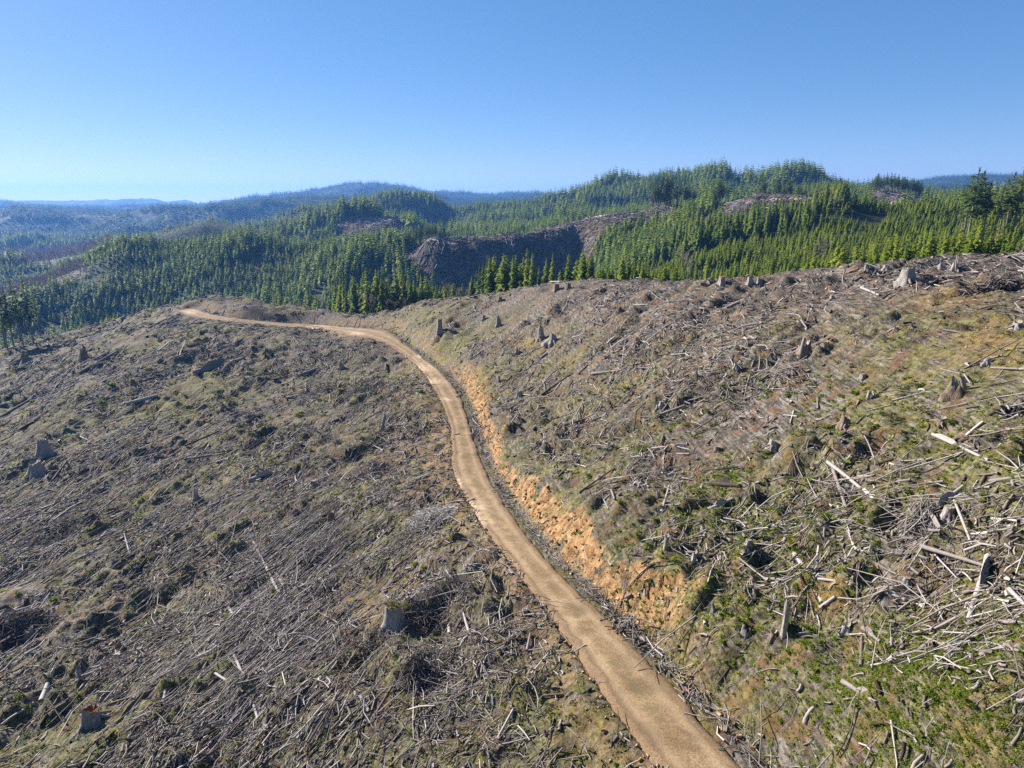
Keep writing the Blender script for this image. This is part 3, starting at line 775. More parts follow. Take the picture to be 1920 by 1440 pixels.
# ------------------------------------------------------------------ conifers
def conifer_arrays(h, r, whorls, per, bare, side, rg, thin=1.0, droop=.28, ragged=.3):
    V = []; T = []
    for i in range(whorls):
        f = i / (whorls - 1)
        z = h * (bare + (1 - bare) * (f * .97) + rg.uniform(-.012, .012))
        R = r * ((1 - f) ** .82 * .94 + .05) * (min(1.0, .55 + f * 3.0) if bare < .2 else min(1, .35 + f * 2.4))
        a0 = rg.uniform(0, 2 * pi)
        for b in range(per):
            a = a0 + 2 * pi * b / per + rg.uniform(-.35, .35)
            L = R * (1 + rg.uniform(-ragged, ragged)) + h * .012
            if rg.random() < .06: continue
            ca, sa = cos(a), sin(a)
            zz = z + rg.uniform(-.02, .02) * h
            rise = L * rg.uniform(.02, .22) + f * L * .5
            t = rg.uniform(.15, .85)
            def kite(o, a, L, w, dz, dr):
                ca, sa = cos(a), sin(a); roll = rg.uniform(-.5, .5) * w
                V.extend([(o[0], o[1], o[2]), (o[0] + ca * L * .5 - sa * w, o[1] + sa * L * .5 + ca * w, o[2] + dz * .7 + roll - dr * .3),
                          (o[0] + ca * L, o[1] + sa * L, o[2] + dz - dr), (o[0] + ca * L * .5 + sa * w, o[1] + sa * L * .5 - ca * w, o[2] + dz * .7 - roll - dr * .3)])
                T.extend([t] * 4)
            dr = L * droop
            kite((0, 0, zz), a, L, L * .30 * thin, rise, dr)
            for s in range(side):
                q = rg.uniform(.3, .7); sg = 1 if s % 2 else -1
                o = (ca * L * q, sa * L * q, zz + rise * q - dr * q * .6)
                kite(o, a + sg * rg.uniform(.5, .95), L * rg.uniform(.35, .55), L * .13 * thin, 0.0, L * rg.uniform(.1, .28))
            if side:
                kite((ca * L * .2, sa * L * .2, zz - .01 * h), a + rg.uniform(-.4, .4), L * .6, L * .2 * thin, 0.0, L * rg.uniform(.35, .6))
    # leader
    for k in range(3):
        a = rg.uniform(0, 2 * pi); w = h * .012
        V.extend([(0, 0, h * .93), (cos(a) * w, sin(a) * w, h * .96), (0, 0, h * 1.0), (-cos(a) * w, -sin(a) * w, h * .96)]); T.extend([.6] * 4)
    return np.array(V), np.array(T)

def crown_mesh(name, mat, *a, **k):
    V, T = conifer_arrays(*a, **k)
    return new_mesh(name, V, [np.arange(len(V)).reshape(-1, 4)], mat, dict(tone=T))

def trunk_mesh(name, h, r, mat, rg, ns=7, lean=.01):
    zs = [-.06, .0, .05, .3, .6, .85, .97]; V = []
    for i, t in enumerate(zs):
        rr = r * (1.45 if t <= 0 else 1.05 if t < .1 else 1.0 - t * .9)
        ox, oy = rg.normal(0, lean * h * t * .3, 2) if t > .1 else (0, 0)
        for a in range(ns):
            th = 2 * pi * a / ns
            V.append((cos(th) * rr + ox, sin(th) * rr + oy, h * t))
    Fq = [(i * ns + a, i * ns + (a + 1) % ns, (i + 1) * ns + (a + 1) % ns, (i + 1) * ns + a) for i in range(len(zs) - 1) for a in range(ns)]
    return new_mesh(name, V, [np.array(Fq)], mat, None, True)

def join_arrays(parts):
    V = []; Fs = []; T = []; o = 0
    for v, f, t in parts:
        V.append(v); Fs.append(np.asarray(f) + o); T.append(t); o += len(v)
    return np.concatenate(V), np.concatenate(Fs), np.concatenate(T)

rt = np.random.default_rng(5)
# unit-height models (height 1): crowns and trunks that the individual trees share
UNIT = {}
UNIT['young'] = [(crown_mesh('young_crown', M_YOUNG, 1, .21 * q, 15, 7, .02, 2, rt, thin=1.1, droop=.8), trunk_mesh('young_trunk', 1, .017, M_TRUNK, rt)) for q in (.9, 1.05, 1.15, 1.0, .8)]
UNIT['mature'] = [(crown_mesh('mature_crown', M_MATURE, 1, .165 * q, 19, 7, .05, 2, rt, ragged=.45, droop=.85), trunk_mesh('mature_trunk', 1, .014, M_TRUNK, rt)) for q in (.85, 1, 1.15, 1.3, .95)]
UNIT['tall'] = [(crown_mesh('tall_crown', M_TALL, 1, .17 * q, 12, 5, b, 2, rt, ragged=.55, droop=.12, thin=.85), trunk_mesh('tall_trunk', 1, .016, M_TRUNK, rt)) for q, b in ((1, .34), (.9, .45), (1.1, .4), (.7, .5))]
UNIT['gold'] = [(crown_mesh('gold_crown', M_GOLD, 1, .15, 12, 6, .1, 1, rt, ragged=.5), trunk_mesh('gold_trunk', 1, .016, M_TRUNK, rt))]

def bare_arrays(rg, n_main=5, twigs=150, r=.28):
    P = []; D = []; R0 = []; R1 = []
    def br(p, d, L, rad, depth):
        d = d / np.linalg.norm(d); P.append(p); D.append(d * L); R0.append(rad); R1.append(rad * .6)
        if depth == 0: return
        for k in range(3 if depth > 1 else 4):
            t = rg.uniform(.45, 1.0); nd = d + rg.normal(0, .42, 3) + np.array([0, 0, .18])
            br(p + d * L * t, nd, L * rg.uniform(.5, .75), rad * .55, depth - 1)
    for k in range(n_main):
        a = 2 * pi * k / n_main + rg.uniform(-.5, .5)
        br(np.array([0, 0, .22 + .06 * k]), np.array([cos(a) * .5, sin(a) * .5, .9]), .26, .010, 3)
    return np.array(P), np.array(D), np.array(R0), np.array(R1)
UNIT['bare'] = []
for q in range(4):
    P, D, r0, r1 = bare_arrays(rt)
    UNIT['bare'].append((sticks_mesh('bare_crown', P, D, np.linalg.norm(D, axis=1), np.maximum(r0, .0035), np.maximum(r1, .0025), rt.uniform(.35, .9, len(P)), M_TWIG, 3, .08, rg=rt), trunk_mesh('bare_trunk', .62, .02, M_TWIG, rt)))

MODELS = bpy.data.collections.new('models')      # sources for the masses, not linked to the scene
def model_set(cname, meshes):
    c = bpy.data.collections.new(cname)
    for m in meshes:
        o = bpy.data.objects.new(m.name + '_model', m); c.objects.link(o)
    return c
def merged(name, mats, crown, trunk, scale=1.0):
    """crown and trunk in one mesh for the masses"""
    V = []; Q = []; mi = []; T = []; o = 0
    for k, me in enumerate((crown, trunk)):
        v = np.empty(len(me.vertices) * 3, np.float32); me.vertices.foreach_get('co', v); V.append(v.reshape(-1, 3))
        f = np.empty(len(me.loops), np.int32); me.loops.foreach_get('vertex_index', f); Q.append(f.reshape(-1, 4) + o); mi.append(np.full(len(f) // 4, k)); o += len(me.vertices)
        t = np.full(len(me.vertices), .5, np.float32)
        if 'tone' in me.attributes: me.attributes['tone'].data.foreach_get('value', t)
        T.append(t)
    m = new_mesh(name, np.concatenate(V), Q, None, dict(tone=np.concatenate(T)))
    for x in mats: m.materials.append(x)
    m.polygons.foreach_set('material_index', np.concatenate(mi).astype(np.int32)); return m

SETS = {
    'young': model_set('young_set', [merged('young_tree', (M_YOUNG, M_TRUNK), *UNIT['young'][k]) for k in range(5)]),
    'mature': model_set('mature_set', [merged('mature_tree', (M_MATURE, M_TRUNK), *UNIT['mature'][k]) for k in range(5)]),
    'tall': model_set('tall_set', [merged('tall_tree', (M_TALL, M_TRUNK), *UNIT['tall'][k]) for k in range(4)]),
    'bare': model_set('bare_set', [merged('bare_tree_m', (M_TWIG, M_TWIG), *UNIT['bare'][k]) for k in range(4)]),
    'mid': model_set('mid_set', [crown_mesh('mid_tree', M_MATURE, 1, .19 * q, 10, 6, .03, 0, rt, thin=1.5, ragged=.45, droop=.95) for q in (.8, 1, 1.2, 1.35)]),
    'far': model_set('far_set', [crown_mesh('far_tree', M_FAR, 1, .24 * q, 5, 5, .02, 0, rt, thin=1.9, ragged=.4, droop=.9) for q in (.85, 1, 1.2)]),
}

def instancer(cname, coll):
    ng = bpy.data.node_groups.new(cname, 'GeometryNodeTree')
    ng.interface.new_socket('Geometry', in_out='INPUT', socket_type='NodeSocketGeometry'); ng.interface.new_socket('Geometry', in_out='OUTPUT', socket_type='NodeSocketGeometry')
    N = ng.nodes.new; L = ng.links.new
    gi, go = N('NodeGroupInput'), N('NodeGroupOutput')
    ci = N('GeometryNodeCollectionInfo'); ci.inputs['Collection'].default_value = coll; ci.inputs['Separate Children'].default_value = True; ci.inputs['Reset Children'].default_value = True
    ip = N('GeometryNodeInstanceOnPoints'); ip.inputs['Pick Instance'].default_value = True
    def at(nm, ty):
        a = N('GeometryNodeInputNamedAttribute'); a.data_type = ty; a.inputs['Name'].default_value = nm; return a.outputs['Attribute']
    L(gi.outputs[0], ip.inputs['Points']); L(ci.outputs[0], ip.inputs['Instance'])
    L(at('pick', 'INT'), ip.inputs['Instance Index']); L(at('rot', 'FLOAT_VECTOR'), ip.inputs['Rotation']); L(at('scl', 'FLOAT_VECTOR'), ip.inputs['Scale'])
    L(ip.outputs[0], go.inputs[0]); return ng

def mass(name, coll, X, Y, Z, H, label, cat, wide=None):
    n = len(X)
    me = bpy.data.meshes.new(name); me.vertices.add(n); me.vertices.foreach_set('co', np.stack([X, Y, Z], 1).astype(np.float32).ravel())
    a = me.attributes.new('pick', 'INT', 'POINT'); a.data.foreach_set('value', rng.integers(0, len(coll.objects), n).astype(np.int32))
    rot = np.stack([rng.normal(0, .025, n), rng.normal(0, .025, n), rng.uniform(0, 2 * pi, n)], 1)
    a = me.attributes.new('rot', 'FLOAT_VECTOR', 'POINT'); a.data.foreach_set('vector', rot.astype(np.float32).ravel())
    wd = H * (rng.uniform(.65, 1.4, n) if wide is None else wide)
    a = me.attributes.new('scl', 'FLOAT_VECTOR', 'POINT'); a.data.foreach_set('vector', np.stack([wd, wd, H], 1).astype(np.float32).ravel())
    o = obj(name, me); m = o.modifiers.new('scatter', 'NODES'); m.node_group = instancer(name + '_nodes', coll)
    tag(o, label, cat, kind='stuff'); return o

# terrain sight lines: highest elevation slope seen so far along each azimuth
T_AZ = np.linspace(-1.05, 1.05, 700); T_Y = np.geomspace(30, 9500, 700)
_gx = T_AZ[:, None] * T_Y[None, :]
_sl = (ground_h(_gx.ravel(), np.broadcast_to(T_Y, _gx.shape).ravel()).reshape(_gx.shape)) / T_Y[None, :]
_run = np.maximum.accumulate(_sl, axis=1)
def sight(X, Y):
    """height below which a thing at X, Y is hidden by the ground"""
    t = X / Y
    i = np.clip(((t - T_AZ[0]) / (T_AZ[1] - T_AZ[0])).round().astype(int), 0, len(T_AZ) - 1)
    j = np.clip(np.searchsorted(T_Y, Y * .985) - 1, 0, len(T_Y) - 1)
    return _run[i, j] * Y

def jgrid(y0, y1, step, smax=.93):
    ys = np.arange(y0, y1, step); out = []
    for y in ys:
        w = smax * (y + W0); xs = np.arange(-w, w, step)
        out.append(np.stack([xs, np.full(len(xs), y)], 1))
    P = np.concatenate(out); P += rng.uniform(-.46, .46, P.shape) * step
    return P[:, 0], P[:, 1]

YL_U = [1030, 1090, 1200, 1400, 1520, 1575, 1610, 1640, 1920, 2400]; YL_V = [560, 530, 505, 466, 432, 396, 366, 352, 350, 350]
def plant(y0, y1, step):
    X, Y = jgrid(y0, y1, step)
    ed = edge_Y(X / (Y + W0)); k = Y > ed + 1.0
    X, Y = X[k], Y[k]; Z = ground_h(X, Y)
    u, v = project(X, Y, Z)
    k = ~(in_any(u, v, Y, BARE) | in_any(u, v, Y, ALDER))
    # gaps and clumps
    k &= (fbm(X, Y, 60, 131, 3) > -.5) & (fbm(X, Y, 4.5 * step, 133, 2) > -.42)
    # the small landing behind the junction stays open
    k &= ~((Y < 256) & (X < -78) & (X > -115))
    return X[k], Y[k], Z[k], u[k], v[k]
def in_any(u, v, Y, zones):
    m = np.zeros(u.shape, bool)
    for poly, a, b in zones: m |= in_poly(u, v, poly) & (Y > a) & (Y < b)
    return m

def visible(X, Y, Z, H, extra):
    return Z + H + extra > sight(X, Y)

ORD = ['tallest', 'second tallest', 'third tallest', 'fourth tallest', 'fifth tallest', 'sixth tallest', 'seventh tallest', 'eighth tallest', 'ninth tallest', 'tenth tallest', 'eleventh tallest', 'twelfth tallest', 'thirteenth tallest', 'fourteenth tallest', 'fifteenth tallest', 'sixteenth tallest']
def rank_words(i, n, word):
    base = {0: word, 1: 'second ' + word, 2: 'third ' + word, 3: 'fourth ' + word, 4: 'fifth ' + word, 5: 'sixth ' + word, 6: 'seventh ' + word, 7: 'eighth ' + word, 8: 'ninth ' + word, 9: 'tenth ' + word, 10: 'eleventh ' + word, 11: 'twelfth ' + word, 12: 'thirteenth ' + word, 13: 'fourteenth ' + word, 14: 'fifteenth ' + word, 15: 'sixteenth ' + word, 16: 'seventeenth ' + word, 17: 'eighteenth ' + word, 18: 'nineteenth ' + word, 19: 'twentieth ' + word, 20: 'twenty-first ' + word, 21: 'twenty-second ' + word, 22: 'twenty-third ' + word, 23: 'twenty-fourth ' + word}
    return base.get(i, 'small')

def tree_thing(name, kind, k, loc, h, wide, rz, label, cat, group):
    t = empty(name, loc, rz); t.scale = (h * wide, h * wide, h)
    c, tr = UNIT[kind][k]
    obj('trunk', tr, t); obj('crown', c, t)
    return tag(t, label, cat, group)

TREE_MARKS = [(30, 590, 'by the dark bare-trunked trees at the far edge'), (140, 590, 'in the front row below the valley forest'), (250, 570, 'in the front row short of the knoll'), (400, 540, 'behind the knoll top'), (560, 560, 'behind the knoll and the level road'),
              (640, 560, 'behind the pale bare road end'), (720, 540, 'beside the bare alders at the junction'), (800, 540, 'below the wooded spur of the bowl'), (880, 530, 'standing before the dark bowl'), (960, 510, 'before the middle of the dark bowl'), (1040, 500, 'behind the crest stump cluster'),
              (1120, 500, 'at the uphill rim of the dark bowl'), (1200, 490, 'behind the bare crest beside the bowl'), (1280, 490, 'short of the brown crest stump'), (1355, 490, 'behind the brown crest stump'), (1415, 490, 'behind the twin crest stumps'), (1500, 470, 'behind the open crest past the twins'),
              (1570, 470, 'between the twins and the rust stump'), (1630, 460, 'behind the rust crest stump'), (1700, 460, 'behind the huge crest stump'), (1785, 450, 'behind the slab-propped crest stump'), (1850, 450, 'beside the golden conifer'), (1910, 440, 'past the golden conifer'), (1620, 495, 'in the front row by the rust crest stump'), (1700, 485, 'in the front row by the huge crest stump'), (1780, 480, 'in the front row by the slab-propped stump'), (1870, 475, 'in the front row under the golden conifer'), (1500, 505, 'in the front row past the twin stumps')]

def label_ranked(items, marks, word, noun, group_noun=None):
    """items: (u, v, size). Labels by landmark and by rank of size among those at the same landmark"""
    cells = {}
    for i, (u, v, s) in enumerate(items):
        j = min(range(len(marks)), key=lambda q: ((marks[q][0] - u) ** 2 + ((marks[q][1] - v) * 1.3) ** 2)); cells.setdefault(j, []).append(i)
    out = [None] * len(items)
    for j, ids in cells.items():
        ids.sort(key=lambda i: -items[i][2])
        for r, i in enumerate(ids):
            out[i] = '%s %s %s' % (rank_words(r, len(ids), word), noun, marks[j][2])
    return out

def build_forest():
    # --- special trees first
    sp = []
    for u, top, Y, k, wd, h in [(-14, 525, 262, 0, 1.0, 0), (4, 536, 262, 2, 1.1, 0), (16, 522, 268, 1, 1.0, 0), (40, 521, 264, 0, 1.0, 0), (60, 545, 272, 3, 1.0, 0), (27, 560, 258, 3, .9, 0), (-2, 570, 256, 1, 1.0, 0)]:
        sp.append((u, top, Y, k, wd, 'dark', 0))
    for u, top, Y, k, wd in [(1826, 326, 252, 1, .95), (1838, 313, 246, 0, 1.05), (1848, 318, 256, 2, .95), (1860, 340, 244, 3, 1.1), (1893, 330, 250, 1, .9), (1906, 320, 258, 0, .95), (1922, 314, 248, 2, 1.0), (1816, 352, 262, 3, 1.0), (1880, 362, 240, 3, .55)]:
        sp.append((u, top, Y, k, wd, 'crest', 0))
    n_dark = n_cr = 0
    lab_d = ['dark tall conifer with bare trunk, tallest at the valley edge', 'dark conifer outermost at the valley edge', 'dark slender conifer with a thin spire top at the valley edge', 'sunlit yellow-green topped conifer beside the bare trunks', 'narrow conifer with bare lower trunk nearest the young row', 'short-crowned conifer on a long bare pole at the valley edge', 'half-hidden conifer among the dark valley edge trees']
    lab_c = ['ragged conifer with bare stem on the downhill flank of the skyline clump', 'tallest ragged conifer of the skyline clump', 'ragged conifer leaning against the tallest skyline conifer', 'low bushy conifer closing the skyline clump', 'thin ragged conifer beside the broken skyline stem', 'full ragged conifer in the outer skyline clump', 'outermost ragged conifer on the skyline', 'lowest ragged conifer at the skyline clump edge', 'thin broken stem with few branches between the skyline clumps']
    for u, top, Y, k, wd, kind, _ in sp:
        x, _, z, = [a for a in (np.array(ray(u, top)) / ray(u, top)[1] * Y)]
        g = ground_h([x], [Y])[0]; h = z - g
        t = tree_thing('tall_conifer', 'tall', k, (x, Y, g - .2), h, wd * (.9 if kind == 'dark' else 1.15), rt.uniform(0, 6.28), lab_d[n_dark] if kind == 'dark' else lab_c[n_cr], 'conifer', 'dark conifers at the valley edge' if kind == 'dark' else 'ragged conifers on the skyline')
        n_dark += kind == 'dark'; n_cr += kind != 'dark'
    x, Y = (ray(1873, 430)[0] / ray(1873, 430)[1]) * 160, 160.0
    g = ground_h([x], [Y])[0]
    tree_thing('golden_conifer', 'gold', 0, (x, Y, g - .1), ray(1873, 418)[2] / ray(1873, 418)[1] * Y - g, 1.0, .4, 'golden yellow conifer standing alone among the green young stand', 'conifer', None)
    # bare deciduous trees along the edge
    bl = [(692, 545, 250, 'tall pale leafless alder beside the dark conifer at the junction'), (740, 562, 240, 'broad pale leafless alder at the cut bank tip'), (727, 570, 246, 'slim leafless alder between the dark conifer and the broad one'), (760, 578, 236, 'low leafless alder past the cut bank tip'), (612, 575, 262, 'small leafless alder behind the level road'),
          (560, 560, 300, 'grey leafless alder among conifers past the knoll'), (876, 530, 255, 'pale leafless alder within the conifers before the bowl'), (1545, 430, 230, 'pale leafless tree in the dark hollow above the young stand'), (1655, 448, 190, 'small leafless tree in the gap of the young stand'), (1290, 455, 300, 'leafless tree on the slope under the clearcut knob')]
    for i, (u, top, Y, lab) in enumerate(bl):
        x = ray(u, top)[0] / ray(u, top)[1] * Y; g = ground_h([x], [Y])[0]; h = max(ray(u, top)[2] / ray(u, top)[1] * Y - g, 5)
        tree_thing('bare_tree', 'bare', i % 4, (x, float(Y), g - .1), h, .9, i * 1.3, lab, 'bare tree', 'leafless alders along the forest edge')
    # --- the forest
    X, Y, Z, u, v = plant(100, 420, 2.7)
    yng = (v > np.interp(u, YL_U, YL_V, left=9999)) & (u > 1030)
    thin = rng.uniform(0, 1, len(X)) < np.where(yng, .95, .46)
    X, Y, Z, u, v, yng = (a[thin] for a in (X, Y, Z, u, v, yng))
    H = np.where(yng, rng.uniform(3.6, 8.0, len(X)) * (1 + .5 * fbm(X, Y, 16, 142, 2)) * np.where((u > 1560) & (Y > 260), .8, 1), rng.uniform(8, 18, len(X)) * (.85 + .6 * (fbm(X, Y, 45, 141, 2) + .2)))
    # front rows seen against the bowl are taller, those at the very edge small
    H = np.where(~yng & (u > 540) & (u < 1010) & (Y < 320), np.clip(H * 1.1, 8, 17) * np.where(u > 770, .85, 1), np.minimum(H, 19))
    H = np.where(~yng & (u > 70) & (u < 480) & (Y < 420), H * .92, H)
    k = visible(X, Y, Z, H, 5); X, Y, Z, u, v, yng, H = (a[k] for a in (X, Y, Z, u, v, yng, H))
    s = sight(X, Y); vis = np.minimum(H, Z + H - s) / Y
    # hidden behind a nearer tree: coarse picture-column test
    order = np.argsort(Y); col_top = {}; free = np.zeros(len(X))
    top_v = project(X, Y, Z + H)[1]; base_v = np.minimum(v, project(X, Y, np.maximum(s, Z))[1])
    for i in order:
        c = int(u[i] // 8); t0 = min(col_top.get(c + q, 1e9) for q in (0,)); low = min(base_v[i], t0)
        free[i] = max(0, low - top_v[i])
        if free[i] > 0:
            for q in (-1, 0, 1): col_top[c + q] = min(col_top.get(c + q, 1e9), top_v[i] + 8)
    inside = (u > -10) & (u < 1930)
    pick = np.argsort(-(free * inside))[:270]
    ind = np.zeros(len(X), bool); ind[pick] = True
    items = [(u[i], top_v[i] + 25, H[i]) for i in pick]
    yl = [j for j, i in enumerate(pick) if yng[i]]; ml = [j for j, i in enumerate(pick) if not yng[i]]
    labs = [None] * len(pick)
    for lst, noun in ((yl, 'yellow-green young conifer'), (ml, 'dark green conifer')):
        for j, l in zip(lst, label_ranked([items[j] for j in lst], TREE_MARKS, 'tallest', noun)): labs[j] = l
    for j, i in enumerate(pick):
        kind = 'young' if yng[i] else 'mature'
        tree_thing('young_conifer' if yng[i] else 'conifer', kind, int(rng.integers(0, 5)), (X[i], Y[i], Z[i] - .15), H[i], rng.uniform(.7, 1.3) * (1 if yng[i] else .85), rng.uniform(0, 6.28), labs[j], 'conifer', 'young conifers of the plantation behind the crest' if yng[i] else 'conifers along the forest edge')
    a = ~ind & yng; mass('young_forest', SETS['young'], X[a], Y[a], Z[a] - .15, H[a], 'dense yellow-green young plantation behind the crest', 'forest')
    a = ~ind & ~yng; mass('near_forest', SETS['mature'], X[a], Y[a], Z[a] - .15, H[a], 'dense conifer forest filling the near valley', 'forest')
    for nm, y0, y1, st, h0, h1, cs, lab, ex in (('mid_forest', 420, 900, 4.1, 8.5, 12.5, 'mid', 'conifer forest over the hills across the valley', 8), ('hill_forest', 900, 2000, 7.0, 13, 20, 'mid', 'conifer forest on the big hill and its ridges', 12), ('far_forest', 2000, 4300, 13, 15, 23, 'far', 'hazy conifer forest on the far ridges', 16), ('distant_forest', 4300, 6200, 22, 20, 30, 'far', 'distant forest along the skyline ridge', 20)):
        X, Y, Z, u, v = plant(y0, y1, st)
        H = rng.uniform(h0 * .75, h1 * 1.1, len(X)) * (.8 + .8 * (fbm(X, Y, st * 14, 151, 2) + .25))
        H = np.where((u > 185) & (u < 505) & (Y > 850) & (Y < 1040), H * .28, H)      # a young plantation on the dark ridge
        k = visible(X, Y, Z, H, ex); X, Y, Z, H = X[k], Y[k], Z[k], H[k]
        wide = H * rng.uniform(.9, 1.3, len(X)) * (1.0 if cs == 'mid' else 1.5)
        mass(nm, SETS[cs], X, Y, Z - .4, H, lab, 'forest', wide / np.maximum(H, .1))
    # groves of tall bare-stemmed trees on the clearcut rims
    gx, gy, gh = [], [], []
    for u0, u1, y0, y1, n, h0, h1 in ((1222, 1262, 630, 665, 26, 20, 30), (1262, 1300, 615, 640, 14, 16, 24), (1340, 1352, 560, 600, 10, 20, 27), (1418, 1505, 565, 610, 34, 17, 25), (1500, 1530, 560, 600, 10, 15, 20), (1628, 1725, 742, 790, 70, 15, 21), (1065, 1100, 640, 680, 10, 12, 18), (755, 830, 545, 562, 30, 12, 17), (1352, 1445, 1262, 1290, 16, 20, 34)):
        uu = rng.uniform(u0, u1, n); yy = rng.uniform(y0, y1, n); gx.append(ray(uu, 390)[0] / ray(uu, 390)[1] * yy); gy.append(yy); gh.append(rng.uniform(h0, h1, n))
    gx, gy, gh = map(np.concatenate, (gx, gy, gh))
    mass('rim_forest', SETS['tall'], gx, gy, ground_h(gx, gy) - .3, gh, 'tall bare-stemmed conifers along the rims of the far clearcuts', 'forest')
    # leafless valley woods
    for nm, y0, y1, st in (('bare_woods', 300, 900, 5.5), ('bare_woods', 900, 1700, 10)):
        X, Y = jgrid(y0, y1, st); Z = ground_h(X, Y); u, v = project(X, Y, Z); H = rng.uniform(7, 13, len(X)) * (1 if y0 < 800 else 1.4)
        k = in_any(u, v, Y, ALDER) & visible(X, Y, Z, H, 3) & (rng.uniform(0, 1, len(X)) < .8)
        mass(nm, SETS['bare'], X[k], Y[k], Z[k], H[k], 'mauve leafless alder woods on the valley floor' if y0 < 800 else 'far mauve leafless woods along the valley', 'woods', rng.uniform(.9, 1.3, k.sum()))
    # few alders mixed into the near forest
    X, Y = jgrid(190, 420, 17); Z = ground_h(X, Y); u, v = project(X, Y, Z); H = rng.uniform(8, 14, len(X))
    k = (Y > edge_Y(X / (Y + W0)) + 3) & ~in_any(u, v, Y, BARE) & visible(X, Y, Z, H, 0) & (rng.uniform(0, 1, len(X)) < .6) & ((u < 1000) | (v < np.interp(u, YL_U, YL_V)))
    mass('bare_woods', SETS['bare'], X[k], Y[k], Z[k], H[k], 'scattered leafless alders within the conifer forest', 'woods')

build_forest()

# ------------------------------------------------------------------ stumps
def stump_arrays(r, h, rg, ns=26, flare=.75, lean=0.0, jag=.12, taper=.1, hollow=.12):
    zs = np.array([-.35, 0, .05, .12, .24, .42, .65, .85, 1.0]); V = []
    ph = rg.uniform(0, 6.28, 4); nf = rg.integers(4, 7)
    th = np.arange(ns) * 2 * pi / ns
    root = (.5 + .5 * np.cos(nf * th + ph[0])) ** 2
    jagv = jag * h * (rg.normal(0, .5, ns) + np.sin(th + ph[1]) + .5 * np.sin(2 * th + ph[2])); jagv -= jagv.max() * .8
    for t in zs:
        tt = max(t, 0)
        rr = r * (1 - taper * tt + flare * np.exp(-tt * h / (.30 * h)) * (.35 + .9 * root) + .07 * np.sin(nf * th + ph[0]) * (1 - tt * .4) + .03 * rg.normal(0, 1, ns))
        z = np.full(ns, t * h) + jagv * tt ** 3
        V.append(np.stack([np.cos(th) * rr + lean * tt * h, np.sin(th) * rr, z], 1))
    side = np.concatenate(V); nz = len(zs)
    f = np.array([(i * ns + a, i * ns + (a + 1) % ns, (i + 1) * ns + (a + 1) % ns, (i + 1) * ns + a) for i in range(nz - 1) for a in range(ns)])
    rim = V[-1]; c = rim.mean(axis=0); ring2 = c + (rim - c) * .55; ring2[:, 2] = rim[:, 2] * .5 + c[2] * .5 - hollow * h + rg.normal(0, .03 * h, ns)
    cap = np.concatenate([rim, ring2, [c - np.array([0, 0, hollow * h * 1.2])]])
    fc = np.array([(a, (a + 1) % ns, ns + (a + 1) % ns, ns + a) for a in range(ns)]); ft = np.array([(ns + a, ns + (a + 1) % ns, 2 * ns) for a in range(ns)])
    return side, f, cap, fc, ft

def stump_thing(u, v, w, h, style, label, i, name='stump'):
    X, Y, Z, _ = hit([u], [v], ground_h); x, y = X[0], Y[0]; g = ground_h([x], [y])[0]
    depth = y * CP - g * SP; r = w / F * depth * (.27 if style.split('_')[0] in ('old', 'root', 'hollow') else .34); hh = h / F * depth * .95
    rg = np.random.default_rng(1000 + i)
    st = dict(cut=dict(flare=.55, jag=.03, hollow=.03), old=dict(flare=.75, jag=.12, hollow=.15), spike=dict(flare=.5, jag=.3, hollow=.25, taper=.45), root=dict(flare=1.3, jag=.2, taper=.55, hollow=.2), cone=dict(flare=.85, jag=.07, taper=.3, hollow=.08), post=dict(flare=.15, jag=.08, taper=.05, hollow=.02), hollow=dict(flare=.7, jag=.22, hollow=.5, taper=.25))
    key = style.split('_')[0]
    S, f, cap, fc, ft = stump_arrays(max(r, .12), max(hh, .25), rg, lean=.12 * rg.normal() if key == 'post' else .04 * rg.normal(), **st[key])
    t = empty(name, (x, y, g - .08), rg.uniform(0, 6.28))
    obj('bark', new_mesh('stump_bark', S, [f], M_STUMP_B if 'brown' in style else M_STUMP, None, False), t)
    obj('top', new_mesh('stump_top', cap, [fc, ft], M_ROT if 'rust' in style else M_CUT, None, False), t)
    rr = max(r, .12)
    if key in ('root', 'old', 'hollow') and w > 18:
        # splayed roots, and slabs fallen from the shell
        n = int(rg.integers(3, 6)); a = rg.uniform(0, 6.28, n)
        P = np.stack([np.cos(a) * rr * .8, np.sin(a) * rr * .8, np.full(n, hh * .35)], 1); D = np.stack([np.cos(a) * rr * 2.2, np.sin(a) * rr * 2.2, np.full(n, -hh * .42)], 1)
        for k in range(n):
            obj('root', sticks_mesh('root', P[k:k + 1], D[k:k + 1], np.linalg.norm(D[k:k + 1], axis=1), np.array([rr * .3]), np.array([rr * .08]), np.array([.55]), M_WOOD, 8, .1, rg=rg), t)
    if key == 'spike' or 'slab' in style:
        a = rg.uniform(0, 6.28); P = np.array([[cos(a) * rr * 1.3, sin(a) * rr * 1.3, -.1]]); D = np.array([[-cos(a) * rr * .9, -sin(a) * rr * .9, hh * 1.15]])
        obj('slab', sticks_mesh('slab', P, D, np.linalg.norm(D, axis=1), np.array([rr * .36]), np.array([rr * .25]), np.array([.6]), M_WOOD, 5, .03, rg=rg), t)
    if 'moss' in style:
        n = 50; aa = rg.uniform(0, 6.28, n); q = np.sqrt(rg.uniform(0, 1, n)) * rr * .9
        obj('moss_cap', blades_mesh('moss_cap', np.cos(aa) * q, np.sin(aa) * q, np.full(n, hh * .95), np.full(n, rr * .35), 8, rg.uniform(.2, .9, n), M_MOSS, .5, .2, rg), t)
    tag(t, label, 'stump', 'old stumps on the cut-over slope' if name == 'stump' else 'broken posts on the cut-over slope')
    return t

